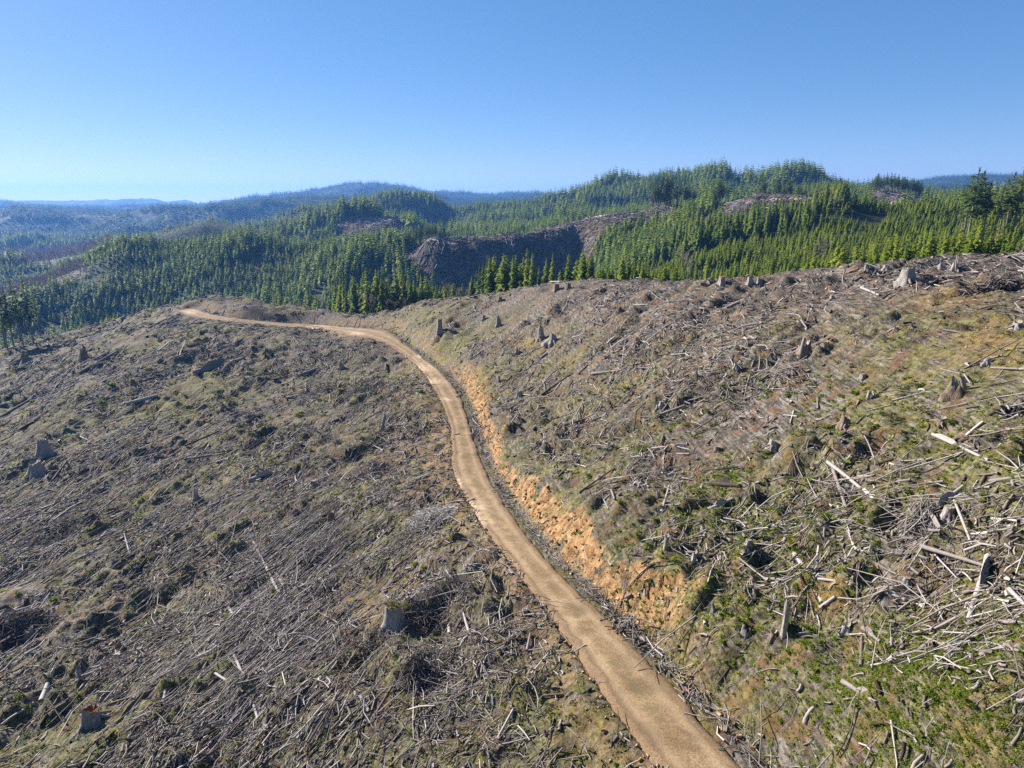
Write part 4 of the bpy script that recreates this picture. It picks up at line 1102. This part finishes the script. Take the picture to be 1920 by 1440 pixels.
STUMPS = [
    (825, 623, 17, 26, 'old_rust', 'tall pale stump with a rotten cap and long shadow above the junction'),
    (935, 611, 15, 20, 'old_moss', 'pale stump with a mossy cap uphill of the junction'),
    (907, 600, 9, 11, 'cut', 'small grey stump between the rotten-capped and mossy-capped stumps'),
    (1015, 637, 20, 28, 'hollow_rust_slab', 'rust-topped split stump with grey splayed root beside it'),
    (1036, 642, 30, 20, 'root', 'grey root-splayed stump against the rust-topped split stump'),
    (1043, 544, 16, 15, 'cut_brown', 'dark block-like stump on the crest before the bowl'),
    (1067, 541, 11, 12, 'cut_brown', 'smaller dark stump beside the block-like crest stump'),
    (938, 564, 10, 10, 'cut_brown', 'lone dark stump on the crest downhill of the block-like pair'),
    (1128, 546, 26, 11, 'root_brown', 'low dark tangle of root wood on the crest'),
    (970, 662, 12, 14, 'spike', 'grey splintered stump with fallen limb below the root-splayed stump'),
    (1195, 645, 20, 15, 'hollow_brown', 'brown crumbling stump midway up the upper slope'),
    (1172, 656, 6, 13, 'post', 'thin dark post beside the brown crumbling stump'),
    (936, 716, 7, 15, 'post', 'short dark post above the cut bank'),
    (974, 744, 20, 17, 'old', 'pale broken stump above the first orange scar'),
    (1012, 765, 11, 9, 'cut', 'squat dark stump upper of the pair above the bank'),
    (1015, 780, 9, 11, 'cut', 'squat dark stump lower of the pair above the bank'),
    (1353, 532, 16, 16, 'cut_rust', 'brown squared stump on the crest before the plantation'),
    (1406, 533, 14, 13, 'cut', 'pale cut stump, smaller of the twin crest stumps'),
    (1424, 533, 15, 16, 'cut', 'pale cut stump, larger of the twin crest stumps'),
    (1325, 531, 22, 9, 'root_brown', 'low dark root mass on the crest beside the brown squared stump'),
    (1625, 509, 12, 14, 'cut_rust', 'small rust-red stump on the crest'),
    (1661, 508, 17, 9, 'old', 'low mossy grey stump on the crest beside the rust-red stump'),
    (1700, 530, 42, 33, 'old_moss', 'huge fluted grey stump with spreading roots near the crest'),
    (1789, 506, 15, 27, 'spike_slab', 'tall split stump with a leaning tan slab on the crest'),
    (1762, 502, 22, 10, 'root', 'low grey root lump on the crest beside the leaning slab'),
    (1446, 583, 9, 21, 'post_brown', 'dark charred post with pale twigs on the upper slope'),
    (1507, 668, 44, 36, 'hollow_brown_slab', 'hollow brown stump with grey slabs leaning out of its mouth'),
    (1790, 738, 46, 34, 'spike_brown', 'pointed cone-like stump with a brown flank'),
    (1617, 708, 15, 11, 'cut', 'small square-cut grey stump between the hollow and pointed stumps'),
    (1627, 748, 9, 20, 'post', 'grey standing post below the square-cut stump'),
    (1907, 614, 26, 17, 'old', 'pale fluted stump cut by the frame edge on the upper slope'),
    (1545, 480, 6, 6, 'cut', ''),
    (1584, 800, 30, 28, 'old_brown', 'dark squat stump with orange rot at its foot'),
    (1450, 838, 28, 18, 'old', 'low bleached stump with a black shadow side'),
    (1766, 793, 28, 15, 'old_brown', 'low rounded stump buried in slash below the pointed stump'),
    (1777, 968, 26, 24, 'cut', 'round grey stump behind the crossed poles'),
    (1318, 998, 17, 20, 'old', 'dark stump at the upper edge of the red soil patch'),
    (1475, 1012, 16, 15, 'cut', 'pale round-topped stump beside the red soil patch'),
    (1302, 1050, 17, 23, 'old', 'dark leaning stump at the lower edge of the red soil patch'),
    (1403, 1020, 15, 10, 'cut', 'small stump half sunk in the red soil patch'),
    (1414, 1093, 27, 17, 'hollow_brown', 'brown rotten stump below the red soil patch'),
    (757, 826, 9, 21, 'post', 'slim grey post beside the bare soil at the road bend'),
    (716, 806, 9, 32, 'post', 'tall grey snag post behind the road bend'),
    (1125, 898, 16, 12, 'cut', 'round dark stump above the widest orange scar'),
    (1200, 908, 30, 15, 'root', 'sprawling grey root stump above the cut bank'),
    (1236, 933, 11, 19, 'post', 'stout grey post above the cut bank poles'),
    (1248, 1028, 12, 30, 'post', 'tall grey post at the head of the lower cut bank'),
    (84, 856, 36, 38, 'cone', 'larger grey twin stump with a long shadow on the valley slope'),
    (70, 894, 36, 34, 'cone', 'smaller fluted twin stump just below the larger twin'),
    (158, 674, 24, 28, 'hollow_brown_slab', 'split stump standing on two legs near the valley skyline'),
    (48, 680, 32, 20, 'root_brown', 'dark uprooted stump at the edge of the valley skyline'),
    (368, 936, 17, 22, 'old', 'bluish grey stump in the middle of the valley slope'),
    (588, 914, 17, 17, 'cut', 'grey cut stump at the top of the combed poles'),
    (275, 982, 15, 15, 'old', 'small dark stump above the green moss band'),
    (418, 768, 21, 14, 'root_brown', 'dark root lump high on the valley slope'),
    (622, 986, 24, 34, 'old_brown', 'dark ragged stump above the combed poles'),
    (172, 1357, 54, 44, 'old_rust', 'big stump with a rust-orange crumbling top at the lowest corner'),
    (57, 1198, 29, 30, 'old', 'leaning grey stump against the dark slash heap'),
    (222, 1218, 26, 24, 'hollow_brown', 'dark hollow stump on the lower valley slope'),
    (148, 1274, 11, 34, 'post', 'straight grey standing post on the lower valley slope'),
    (262, 1224, 15, 14, 'cut', 'flat dark stump beside the dark hollow stump'),
    (740, 1168, 46, 44, 'cut_moss', 'tall broad grey stump with mossy top beside dark slash below the road'),
    (984, 1150, 16, 15, 'cut', 'small grey stump alone beside the lower road'),
    (1337, 1148, 12, 28, 'spike', 'thin grey snag at the foot of the lower slope'),
    (1398, 1193, 34, 32, 'hollow_rust', 'dark hollow stump with a reddish rim on the lower slope'),
    (1450, 1196, 22, 20, 'old_brown', 'brown stump tucked beside the broken leaning post'),
    (1470, 1186, 15, 82, 'post', 'tall broken grey post leaning over the dark hollow stump'),
    (1586, 1182, 30, 24, 'hollow', 'blue-shadowed hollow stump on the lower slope'),
    (1790, 1225, 18, 12, 'cut', 'low stump among green shrubs at the lower corner'),
    (1345, 845, 16, 11, 'cut_brown', 'low brown stump on the mossy mid slope'),
    (1240, 760, 12, 10, 'cut', 'small weathered stump on the mossy slope above the bank'),
    (1130, 655, 10, 9, 'cut_brown', 'small dark stump uphill of the root-splayed stump'),
    (1380, 690, 14, 11, 'old', 'grey stump amid the moss on the upper slope'),
    (1680, 620, 16, 12, 'old_brown', 'brown stump under the huge fluted stump'),
    (1850, 680, 22, 14, 'root', 'grey root stump above the pointed stump'),
    (1560, 560, 12, 9, 'cut', 'small stump on open ground beside the huge fluted stump'),
    (640, 690, 14, 12, 'old', 'grey stump on the slash bench beneath the level road'),
    (500, 660, 14, 10, 'root_brown', 'dark root stump on the bench below the knoll'),
    (300, 640, 14, 10, 'old', 'grey stump on the slope under the knoll'),
    (250, 720, 14, 11, 'old_brown', 'dark stump under the split stump on legs'),
    (520, 840, 14, 11, 'cut', 'pale stump near the middle of the valley slope'),
    (160, 1090, 20, 16, 'old_brown', 'dark stump at the rim of the slash heap'),
    (480, 990, 12, 11, 'cut', 'small stump in the combed poles'),
    (1700, 1090, 18, 13, 'cut', 'grey stump among the crossed poles'),
    (1540, 900, 16, 12, 'old_brown', 'brown stump over the crossed poles'),
]
for i, (u, v, w_, h_, st, lab) in enumerate(STUMPS):
    if lab: stump_thing(u, v, w_, h_, st, lab, i, 'broken_post' if st.startswith('post') else 'stump')

# ------------------------------------------------------------------ logs
def log_arrays(rg, ns=9, nr=7, bend=.02, knots=0):
    """unit log along X, length 1 (-.5 .. .5), radius 1 tapering to .7"""
    V = []; b1, b2 = rg.normal(0, bend, 2)
    th = np.arange(ns) * 2 * pi / ns
    for t in np.linspace(0, 1, nr):
        r = (1 - .32 * t) * (1 + .06 * rg.normal(0, 1, ns))
        V.append(np.stack([np.full(ns, t - .5) + (rg.normal(0, .012, ns) if t in (0, 1) else 0), np.cos(th) * r + 30 * b1 * t * (1 - t), np.sin(th) * r + 30 * abs(b2) * t * (1 - t) * .4], 1))
    f = [(i * ns + a, i * ns + (a + 1) % ns, (i + 1) * ns + (a + 1) % ns, (i + 1) * ns + a) for i in range(nr - 1) for a in range(ns)]
    e0 = np.concatenate([V[0] + (-.001, 0, 0), [V[0].mean(0) + (-.002, 0, 0)]]); e1 = np.concatenate([V[-1] + (.001, 0, 0), [V[-1].mean(0) + (.002, 0, 0)]])
    ft0 = np.array([((a + 1) % ns, a, ns) for a in range(ns)]); ft1 = np.array([(a, (a + 1) % ns, ns) for a in range(ns)])
    return np.concatenate(V), np.array(f), e0, ft0, e1, ft1

LOGM = {}
rl = np.random.default_rng(77)
for tone in (.12, .34, .55, .78, .97):
    LOGM[tone] = []
    for k in range(4):
        V, f, e0, f0, e1, f1 = log_arrays(rl, bend=(.0, .012, .02, .035)[k])
        sp = sticks_mesh('stub', np.array([[rl.uniform(-.3, .2), 0, .6]]), np.array([[.02, rl.normal(0, .8), 1.8]]), np.array([1.9]), np.array([.3]), np.array([.14]), np.array([tone]), M_WOOD, 5, 0, rg=rl)
        LOGM[tone].append((new_mesh('log_body', V, [f], M_WOOD, dict(tone=np.full(len(V), tone))), new_mesh('log_end', e0, [f0], M_CUT), new_mesh('log_end', e1, [f1], M_CUT), sp))

from mathutils import Matrix
def log_thing(P0, P1, r, tone, k, label, stub, name='log', group='weathered logs lying in the slash'):
    P0 = np.array(P0); P1 = np.array(P1); d = P1 - P0; L = np.linalg.norm(d); c = (P0 + P1) / 2
    t = bpy.data.objects.new(name, LOGM[tone][k][0]); COL.objects.link(t)
    from mathutils import Vector as Vc
    q = Vc(d).to_track_quat('X', 'Z')
    t.location = c; t.rotation_mode = 'QUATERNION'; t.rotation_quaternion = q; t.scale = (L, r, r)
    for m in LOGM[tone][k][1:3]: obj('cut_end', m, t)
    if stub: obj('branch_stub', LOGM[tone][k][3], t)
    return tag(t, label, 'log', group)

def log_px(u1, v1, u2, v2, th, tone, label, i):
    X, Y, Z, _ = hit([u1, u2], [v1, v2], ground_h)
    d = Y.mean() * CP - Z.mean() * SP; r = th / F * d * .5
    P0 = (X[0], Y[0], Z[0] + r * .7); P1 = (X[1], Y[1], Z[1] + r * .7)
    log_thing(P0, P1, r, tone, i % 4, label, th > 5 and i % 3 == 0)

PA, WH, GR, DK, BR = .78, .97, .55, .12, .34
LOGS = [
    (365, 703, 458, 676, 11, GR, 'long thick dark-shadowed log high on the valley slope'), (238, 760, 296, 744, 8, PA, 'pale log in the shadowed dip of the valley slope'), (300, 880, 357, 855, 5, BR, 'brown limb above the bluish grey stump'), (465, 904, 530, 886, 8, PA, 'pale heavy log lying on yellow moss'),
    (390, 952, 454, 928, 6, PA, 'long pale limb below the log on yellow moss'), (345, 863, 417, 852, 5, GR, 'grey limb near the middle of the valley slope'), (1615, 541, 1648, 555, 5, PA, 'white split log near the huge fluted stump'), (1362, 579, 1386, 568, 6, GR, 'grey log by the charred post'),
    (1352, 652, 1380, 627, 5, BR, 'dark limb pointing uphill on the upper slope'), (1395, 634, 1430, 656, 4, WH, 'bent white limb on the upper slope'), (1858, 541, 1902, 534, 4, PA, 'pale log flat on the crest'), (1183, 860, 1292, 853, 6, PA, 'long straight pale pole on the mossy slope'),
    (1110, 703, 1157, 697, 6, GR, 'grey log lying level above the cut bank'), (1048, 803, 1092, 790, 7, DK, 'dark rotten log above the cut bank'), (1015, 742, 1072, 702, 4, DK, 'long dark limb rising from the bank top'), (1112, 788, 1192, 762, 4, BR, 'dark limb across the mossy slope'),
    (1233, 781, 1284, 762, 6, GR, 'grey log on the mossy slope past the dark limb'), (1240, 962, 1255, 912, 6, PA, 'upright pale pole above the cut bank'), (1750, 817, 1852, 865, 7, PA, 'long pale log sloping below the buried round stump'), (1550, 868, 1666, 966, 8, PA, 'longest pale pole of the crossed poles'),
    (1561, 880, 1602, 1000, 7, GR, 'grey pole steeply crossing the longest pale pole'), (1571, 952, 1606, 1036, 6, PA, 'lower pale pole beneath the crossed poles'), (1620, 920, 1662, 962, 8, WH, 'white split length beside the longest pale pole'), (1872, 840, 1816, 956, 7, BR, 'long dark pole leaning uphill by the round grey stump'),
    (1748, 958, 1806, 914, 9, PA, 'thick pale log reaching the round grey stump'), (1856, 905, 1922, 895, 8, GR, 'grey log running out of the frame edge'), (1790, 942, 1826, 1034, 6, PA, 'pale pole downhill of the round grey stump'), (1742, 960, 1786, 1046, 6, GR, 'grey pole pointing down from the thick pale log'),
    (1875, 980, 1843, 1038, 10, PA, 'thick pale log with bark gone near the frame edge'), (1727, 1027, 1852, 1066, 9, GR, 'long grey log under the tangle of poles'), (1853, 1050, 1816, 1166, 15, PA, 'heavy grey trunk propped with one end raised'), (1488, 1040, 1540, 1132, 9, PA, 'bent pale trunk on the lower slope'),
    (1365, 1096, 1433, 1041, 6, GR, 'grey limb below the red soil patch'), (1328, 957, 1374, 937, 7, PA, 'short pale log above the red soil patch'), (1455, 988, 1492, 960, 7, GR, 'grey log above the pale round-topped stump'), (1698, 997, 1732, 974, 9, GR, 'stout grey log in the blue-shadowed hollow'),
    (1335, 910, 1386, 914, 11, DK, 'thick dark log with a flaking top'), (1425, 1000, 1427, 1042, 5, BR, 'thin brown pole upright by the red soil patch'), (1484, 1082, 1489, 1040, 6, GR, 'grey pole beside the bent pale trunk'), (1594, 1102, 1609, 1074, 8, PA, 'short pale log past the bent trunk'),
    (1538, 1142, 1566, 1121, 8, PA, 'short pale log above the tall broken post'), (1535, 1087, 1590, 1094, 6, PA, 'level pale limb past the bent trunk'), (1580, 1281, 1642, 1321, 11, GR, 'bluish log pointing down near the bottom'), (1508, 1360, 1530, 1326, 9, PA, 'pale log cut off at the bottom'),
    (1838, 1231, 1876, 1216, 9, GR, 'grey forked log among the shrubs, uphill half'), (1876, 1218, 1924, 1226, 9, GR, 'grey forked log among the shrubs, outer half'), (1723, 1222, 1762, 1189, 8, GR, 'grey log in the shrubs below the long grey log'), (1614, 1250, 1616, 1195, 7, BR, 'brown upright pole below the blue-shadowed stump'),
    (1618, 1180, 1650, 1206, 9, GR, 'grey log against the blue-shadowed stump'), (1893, 1108, 1922, 1138, 10, PA, 'broad pale slab near the frame edge'), (1785, 1108, 1821, 1150, 5, PA, 'pale limb touching the heavy propped trunk'), (1660, 1112, 1700, 1128, 8, WH, 'white splintered log on the lower slope'),
    (-6, 1332, 64, 1322, 10, WH, 'white log lying level at the lowest corner'), (78, 1318, 101, 1258, 10, WH, 'white log pointing uphill at the lowest corner'), (476, 1018, 522, 1112, 7, PA, 'pale pole crossing the combed poles'), (424, 1136, 456, 1192, 6, PA, 'pale stick standing out below the combed poles'),
    (335, 1152, 492, 1140, 4, PA, 'very long thin pale pole lying level'), (215, 1362, 322, 1258, 7, BR, 'long brown log by the rust-topped stump'), (298, 1362, 317, 1262, 6, PA, 'pale pole pointing up from the bottom'), (438, 1228, 484, 1352, 6, PA, 'long pale pole across the lower combed poles'),
    (404, 1264, 456, 1298, 5, PA, 'short pale pole in the lower combed poles'), (843, 1190, 839, 1148, 7, WH, 'white limb in the dark slash below the road'), (881, 1192, 869, 1152, 6, PA, 'pale limb beside the white one in the dark slash'), (856, 1230, 905, 1172, 6, GR, 'bowed grey limb over the dark slash'),
    (700, 1347, 738, 1284, 6, BR, 'tan pole near the bottom below the dark slash'), (675, 1308, 692, 1336, 9, WH, 'short white log near the bottom below the dark slash'), (0, 1160, 60, 1140, 9, PA, 'pale log on top of the dark slash heap'), (0, 1215, 50, 1185, 14, DK, 'thick dark log in the dark slash heap'),
    (510, 1065, 535, 1105, 7, PA, 'thick pale length inside the combed poles'), (1440, 730, 1455, 700, 4, PA, 'pale stick upright on the upper moss'), (1085, 925, 1150, 880, 4, BR, 'brown pole down the cut bank'), (0, 785, 60, 750, 6, BR, 'dark limb at the valley edge of the slope'),
    (150, 700, 220, 660, 5, GR, 'grey limb running up to the split stump'), (560, 705, 600, 690, 5, PA, 'pale limb on the slash bench'),
]
for i, L in enumerate(LOGS): log_px(*L, i)

LAND = [(82, 830, 'near the twin stumps'), (158, 690, 'near the split stump on legs'), (400, 690, 'near the thick dark-shadowed log'), (430, 620, 'under the knoll'), (600, 680, 'on the bench below the level road'), (700, 770, 'behind the road bend'), (500, 850, 'amid the valley slope'), (300, 790, 'in the shadowed valley dip'),
        (368, 940, 'around the bluish grey stump'), (120, 1000, 'by the dark slash heap'), (560, 1000, 'at the top of the combed poles'), (470, 1130, 'amid the combed poles'), (260, 1200, 'by the dark hollow stump'), (150, 1290, 'by the straight standing post'), (420, 1310, 'in the lowest combed poles'), (810, 960, 'near the bluish brush pile'),
        (760, 1130, 'near the tall broad stump'), (850, 1290, 'below the dark slash'), (1040, 1260, 'beside the lower road'), (860, 650, 'above the road junction'), (1020, 660, 'near the root-splayed stump'), (1100, 590, 'on the upper crest slope'), (1060, 780, 'above the first orange scar'), (1220, 700, 'on the upper mossy slope'),
        (1200, 860, 'above the widest orange scar'), (1250, 1000, 'at the lower cut bank head'), (1370, 600, 'below the twin crest stumps'), (1500, 640, 'near the hollow slab-mouthed stump'), (1650, 580, 'under the huge fluted stump'), (1850, 570, 'under the leaning slab stump'), (1400, 780, 'on the mossy mid slope'), (1580, 780, 'near the squat stump with orange rot'),
        (1790, 720, 'near the pointed stump'), (1370, 1020, 'round the red soil patch'), (1470, 930, 'between red patch and crossed poles'), (1620, 930, 'among the crossed poles'), (1800, 900, 'above the round grey stump'), (1850, 1060, 'near the heavy propped trunk'), (1660, 1070, 'below the crossed poles'), (1500, 1120, 'near the bent pale trunk'),
        (1390, 1180, 'near the tall broken post'), (1600, 1200, 'near the blue-shadowed stump'), (1750, 1200, 'below the propped trunk'), (1880, 1250, 'by the forked log'), (1500, 1300, 'by the lowest cut bank end'), (1640, 1300, 'under the lone brown upright pole'), (1780, 1290, 'in the dense shrubs below the propped trunk'), (1880, 1330, 'in the shrubs under the forked log'), (1600, 1400, 'at the foot of the bluish lowest log'), (1750, 1410, 'in the lowest shrubs'), (1880, 1420, 'in the lowest shrubs by the frame edge'), (1420, 1380, 'on the road verge at the bottom'), (1900, 1170, 'by the broad pale slab')]

def random_logs(n):
    out = []
    u = rng.uniform(-20, 1940, n * 4); v = rng.uniform(560, 1440, n * 4)
    w = np.interp(u, [0, 600, 1000, 1300, 1920], [.5, .5, .5, .6, 1.0]) * np.interp(v, [560, 800, 1440], [1, .8, .7])
    k = rng.uniform(0, 1, len(u)) < w
    X, Y, Z, ok = hit(u[k], v[k], base_h); u, v = u[k][ok], v[k][ok]; X, Y = X[ok], Y[ok]
    d, off, kk = off_road(X, Y, 2.4); kk &= ~((d > 0) & (off < 7)); X, Y, u, v = X[kk][:n], Y[kk][:n], u[kk][:n], v[kk][:n]
    m = len(X); dist = np.hypot(X, Y)
    px_len = rng.uniform(12, 48, m) * np.interp(v, [560, 800, 1300], [.55, .8, 1.15]); L = px_len / F * dist * 1.1; th = rng.uniform(2.4, 5.5, m) * np.interp(v, [560, 800, 1300], [.65, .85, 1.2]); r = th / F * dist * .5
    az = dir_field(X, Y, m); sl = np.abs(np.cos(az)) ; L = L * (1 + .6 * sl)
    P, D = lay(X, Y, az, L, r * .7 + rng.uniform(0, .12, m), rng.normal(0, .07, m))
    tones = np.array([.12, .34, .55, .78, .97])[rng.choice(5, m, p=[.2, .28, .32, .18, .02])]
    items = [(u[i], v[i], L[i] / dist[i]) for i in range(m)]
    labs = [None] * m
    for tv, noun in ((.12, 'dark log'), (.34, 'brown log'), (.55, 'grey log'), (.78, 'pale log'), (.97, 'white log')):
        ids = [i for i in range(m) if tones[i] == tv]
        for i, l in zip(ids, label_ranked([items[i] for i in ids], LAND, 'longest', 'of the smaller ' + noun.replace('log', 'logs'))): labs[i] = l
    for i in range(m):
        log_thing(P[i], P[i] + D[i], r[i], float(tones[i]), int(rng.integers(0, 4)), labs[i], False)
random_logs(215)

# ------------------------------------------------------------------ brush piles
def brush_pile(u, v, ru, rv, n, hgt, tone, label, i, l0=.7, l1=2.0, rad=.03):
    rg = np.random.default_rng(300 + i)
    X, Y, Z, _ = hit([u, u + ru], [v, v], ground_h); cx, cy_, cz = X[0], Y[0], ground_h([X[0]], [Y[0]])[0]
    R = abs(X[1] - X[0]) * 1.05; dep = cy_ * CP - cz * SP
    a = rg.uniform(0, 6.28, n); q = np.sqrt(rg.uniform(0, 1, n)) * R; px = cx + np.cos(a) * q; py = cy_ + np.sin(a) * q * 1.2 * rv / ru * 1.6
    az = rg.uniform(0, 6.28, n); L = rg.uniform(l0, l1, n)
    lift = hgt * (1 - (q / R) ** 2) * rg.uniform(.1, 1, n)
    P, D = lay(px, py, az, L, lift, rg.normal(0, .22, n))
    P = P - np.array([cx, cy_, cz])
    me = sticks_mesh('brush_pile', P, D, np.linalg.norm(D, axis=1), rg.uniform(.4, 1.3, n) * rad, rg.uniform(.3, .7, n) * rad, np.clip(rg.normal(tone, .16, n), .02, 1), M_WOOD, 5, .12, rg=rg)
    tag(obj('brush_pile', me, None, (cx, cy_, cz)), label, 'brush pile', 'brush piles on the cut-over slope')
brush_pile(808, 980, 42, 20, 260, 1.3, .92, 'bluish grey heap of bent branches below the road', 0, 1.0, 2.6, .05)
brush_pile(855, 1108, 34, 22, 220, 1.0, .3, 'dark blue-shadowed heap of branches beside the mossy-topped stump', 1, .6, 1.6, .03)
brush_pile(800, 1155, 40, 26, 260, .9, .32, 'dark tangle of branches at the foot of the mossy-topped stump', 2, .7, 2.2, .035)
brush_pile(815, 1265, 55, 26, 320, .9, .36, 'wide dark heap of branches and bark slabs near the bottom', 3, .5, 1.6, .045)
brush_pile(690, 1225, 60, 22, 300, .8, .34, 'long low heap of broken wood below the mossy-topped stump', 4, .4, 1.3, .04)
brush_pile(120, 1000, 60, 18, 260, 1.1, .22, 'dark heap of slash on the valley slope', 5, 1, 3.2, .05)
brush_pile(40, 1180, 60, 22, 300, 1.2, .25, 'dark heap of slash and logs at the valley edge', 6, .8, 3, .05)
brush_pile(680, 730, 34, 26, 420, 1.0, .52, 'grey mass of chopped slash behind the road bend', 7, .6, 2.2, .045)
brush_pile(1720, 990, 40, 16, 130, .7, .6, 'blue-shadowed heap of poles among the crossed poles', 8, .8, 2.0, .04)
brush_pile(690, 880, 40, 18, 200, .7, .5, 'grey heap of branches across from the road bend', 9, .8, 2.4, .035)
brush_pile(600, 960, 34, 14, 160, .7, .28, 'dark heap of branches above the combed poles', 10, .7, 2.0, .04)
brush_pile(1850, 545, 60, 12, 200, 1.4, .3, 'brown heap of roots and slash under the crest', 11, .8, 3, .07)

# ------------------------------------------------------------------ shrubs
SHR = []
rs = np.random.default_rng(9)
for k in range(8):
    n = 7; a = rs.uniform(0, 6.28, n); q = np.sqrt(rs.uniform(0, 1, n)) * .5
    SHR.append(blades_mesh('shrub_leaves', np.cos(a) * q, np.sin(a) * q, rs.uniform(.0, .35, n), rs.uniform(.35, .6, n), 34, rs.uniform(.2, .9, n), M_SHRUB, .35, .22, rs, .7))
def shrub_points(n):
    u = np.concatenate([rng.uniform(1150, 1930, n), rng.normal(1750, 130, n // 2), rng.normal(1420, 80, n // 3), rng.uniform(0, 1150, n // 3)])
    v = np.concatenate([rng.uniform(700, 1440, n) ** 1, rng.normal(1280, 80, n // 2), rng.normal(1000, 90, n // 3), rng.uniform(700, 1440, n // 3)])
    k = (v > 640) & (v < 1445) & (u > -20) & (u < 1940)
    X, Y, Z, ok = hit(u[k], v[k], base_h); X, Y, u, v = X[ok], Y[ok], u[k][ok], v[k][ok]
    d, off, kk = off_road(X, Y, 1.8); kk &= fbm(X, Y, 6, 211, 2) > -.25
    return X[kk], Y[kk], u[kk], v[kk]
X, Y, u, v = shrub_points(1200)
sel = rng.permutation(len(X)); ZG = ground_h(X, Y); dist = np.hypot(X, Y)
size = rng.uniform(8, 19, len(X)) / F * dist * .62
big = sel[np.argsort(-(size / dist)[sel])][:230]
labs = label_ranked([(u[i], v[i], size[i] / dist[i]) for i in big], LAND, 'largest', 'of the green shrubs')
for j, i in enumerate(big):
    o = bpy.data.objects.new('shrub', SHR[j % 8]); COL.objects.link(o)
    o.location = (X[i], Y[i], ZG[i]); o.rotation_euler = (0, 0, rng.uniform(0, 6.28)); o.scale = (size[i], size[i], size[i] * rng.uniform(.8, 1.15))
    tag(o, labs[j], 'shrub', 'green shrubs on the cut-over slope')
rest = np.setdiff1d(np.arange(len(X)), big)
X2, Y2, u2, v2 = shrub_points(4200); Z2 = ground_h(X2, Y2)
XX = np.concatenate([X[rest], X2]); YY = np.concatenate([Y[rest], Y2]); ZZ = np.concatenate([ZG[rest], Z2]); dd = np.hypot(XX, YY)
o = obj('undergrowth', blades_mesh('undergrowth', XX, YY, ZZ, rng.uniform(3, 8, len(XX)) / F * dd * .8, 30, rng.uniform(.1, .9, len(XX)), M_SHRUB, .4, .24, spread=.8))
tag(o, 'small green seedlings and ferns dotting the cut-over slope', 'undergrowth', kind='stuff')
# ------------------------------------------------------------------ light, air, camera
SUN_AZ, SUN_EL = radians(-56), radians(27.5)      # from +Y towards +X
w = bpy.data.worlds.new('World'); scene.world = w; w.use_nodes = True
nt = w.node_tree; nt.nodes.clear()
sky = nt.nodes.new('ShaderNodeTexSky'); sky.sky_type = 'NISHITA'; sky.sun_disc = False
sky.sun_elevation = SUN_EL; sky.sun_rotation = SUN_AZ; sky.air_density = 0.6; sky.dust_density = 0.15; sky.ozone_density = 6.0; sky.altitude = 200
bg = nt.nodes.new('ShaderNodeBackground'); bg.inputs['Strength'].default_value = 0.124
wo = nt.nodes.new('ShaderNodeOutputWorld')
gm = nt.nodes.new('ShaderNodeGamma'); gm.inputs[1].default_value = 0.55; hs = nt.nodes.new('ShaderNodeHueSaturation'); hs.inputs['Saturation'].default_value = 1.45
nt.links.new(sky.outputs[0], gm.inputs[0]); nt.links.new(gm.outputs[0], hs.inputs['Color']); tn = nt.nodes.new('ShaderNodeMix'); tn.data_type = 'RGBA'; tn.blend_type = 'MULTIPLY'; tn.inputs[0].default_value = 1.0; tn.inputs[7].default_value = (1.13, 0.97, 0.98, 1)
nt.links.new(hs.outputs[0], tn.inputs[6]); nt.links.new(tn.outputs[2], bg.inputs[0]); nt.links.new(bg.outputs[0], wo.inputs[0])
sl = bpy.data.lights.new('sun', 'SUN'); sl.energy = 5.0; sl.angle = radians(0.5); sl.color = (1.0, 0.945, 0.87)
so = bpy.data.objects.new('sun', sl); COL.objects.link(so)
from mathutils import Vector
sd = Vector((sin(SUN_AZ) * cos(SUN_EL), cos(SUN_AZ) * cos(SUN_EL), sin(SUN_EL)))
so.rotation_euler = sd.to_track_quat('Z', 'Y').to_euler(); so.location = (0, 0, 300)

def build_haze():
    x, y0, y1, z0, z1 = 13500, -70, 10300, -190, 190
    V = [(-x, y0, z0), (x, y0, z0), (x, y1, z0), (-x, y1, z0), (-x, y0, z1), (x, y0, z1), (x, y1, z1), (-x, y1, z1)]
    Fq = [(0, 3, 2, 1), (4, 5, 6, 7), (0, 1, 5, 4), (1, 2, 6, 5), (2, 3, 7, 6), (3, 0, 4, 7)]
    m = bpy.data.materials.new('haze_air'); m.use_nodes = True; t = m.node_tree; t.nodes.clear()
    v = t.nodes.new('ShaderNodeVolumePrincipled'); v.inputs['Color'].default_value = (0.16, 0.41, 1.0, 1); v.inputs['Density'].default_value = 0.95e-4; v.inputs['Anisotropy'].default_value = 0.25
    oo = t.nodes.new('ShaderNodeOutputMaterial'); t.links.new(v.outputs[0], oo.inputs['Volume'])
    o = obj('haze', new_mesh('haze', V, [np.array(Fq)], m)); tag(o, 'pale blue haze lying over the far hills', 'haze', kind='stuff')
build_haze()

cam = bpy.data.cameras.new('camera'); cam.lens = 24.0; cam.sensor_width = 36.0; cam.clip_start = 0.5; cam.clip_end = 40000
co = bpy.data.objects.new('camera', cam); COL.objects.link(co); co.rotation_euler = (pi / 2 - PITCH, 0, 0)
scene.camera = co
scene.view_settings.view_transform = 'Standard'; scene.view_settings.look = 'None'; scene.view_settings.gamma = 1.0; scene.view_settings.exposure = 1.36
cy = scene.cycles
cy.max_bounces = 5; cy.diffuse_bounces = 3; cy.transmission_bounces = 3; cy.volume_bounces = 0; cy.use_denoising = False; cy.use_adaptive_sampling = False
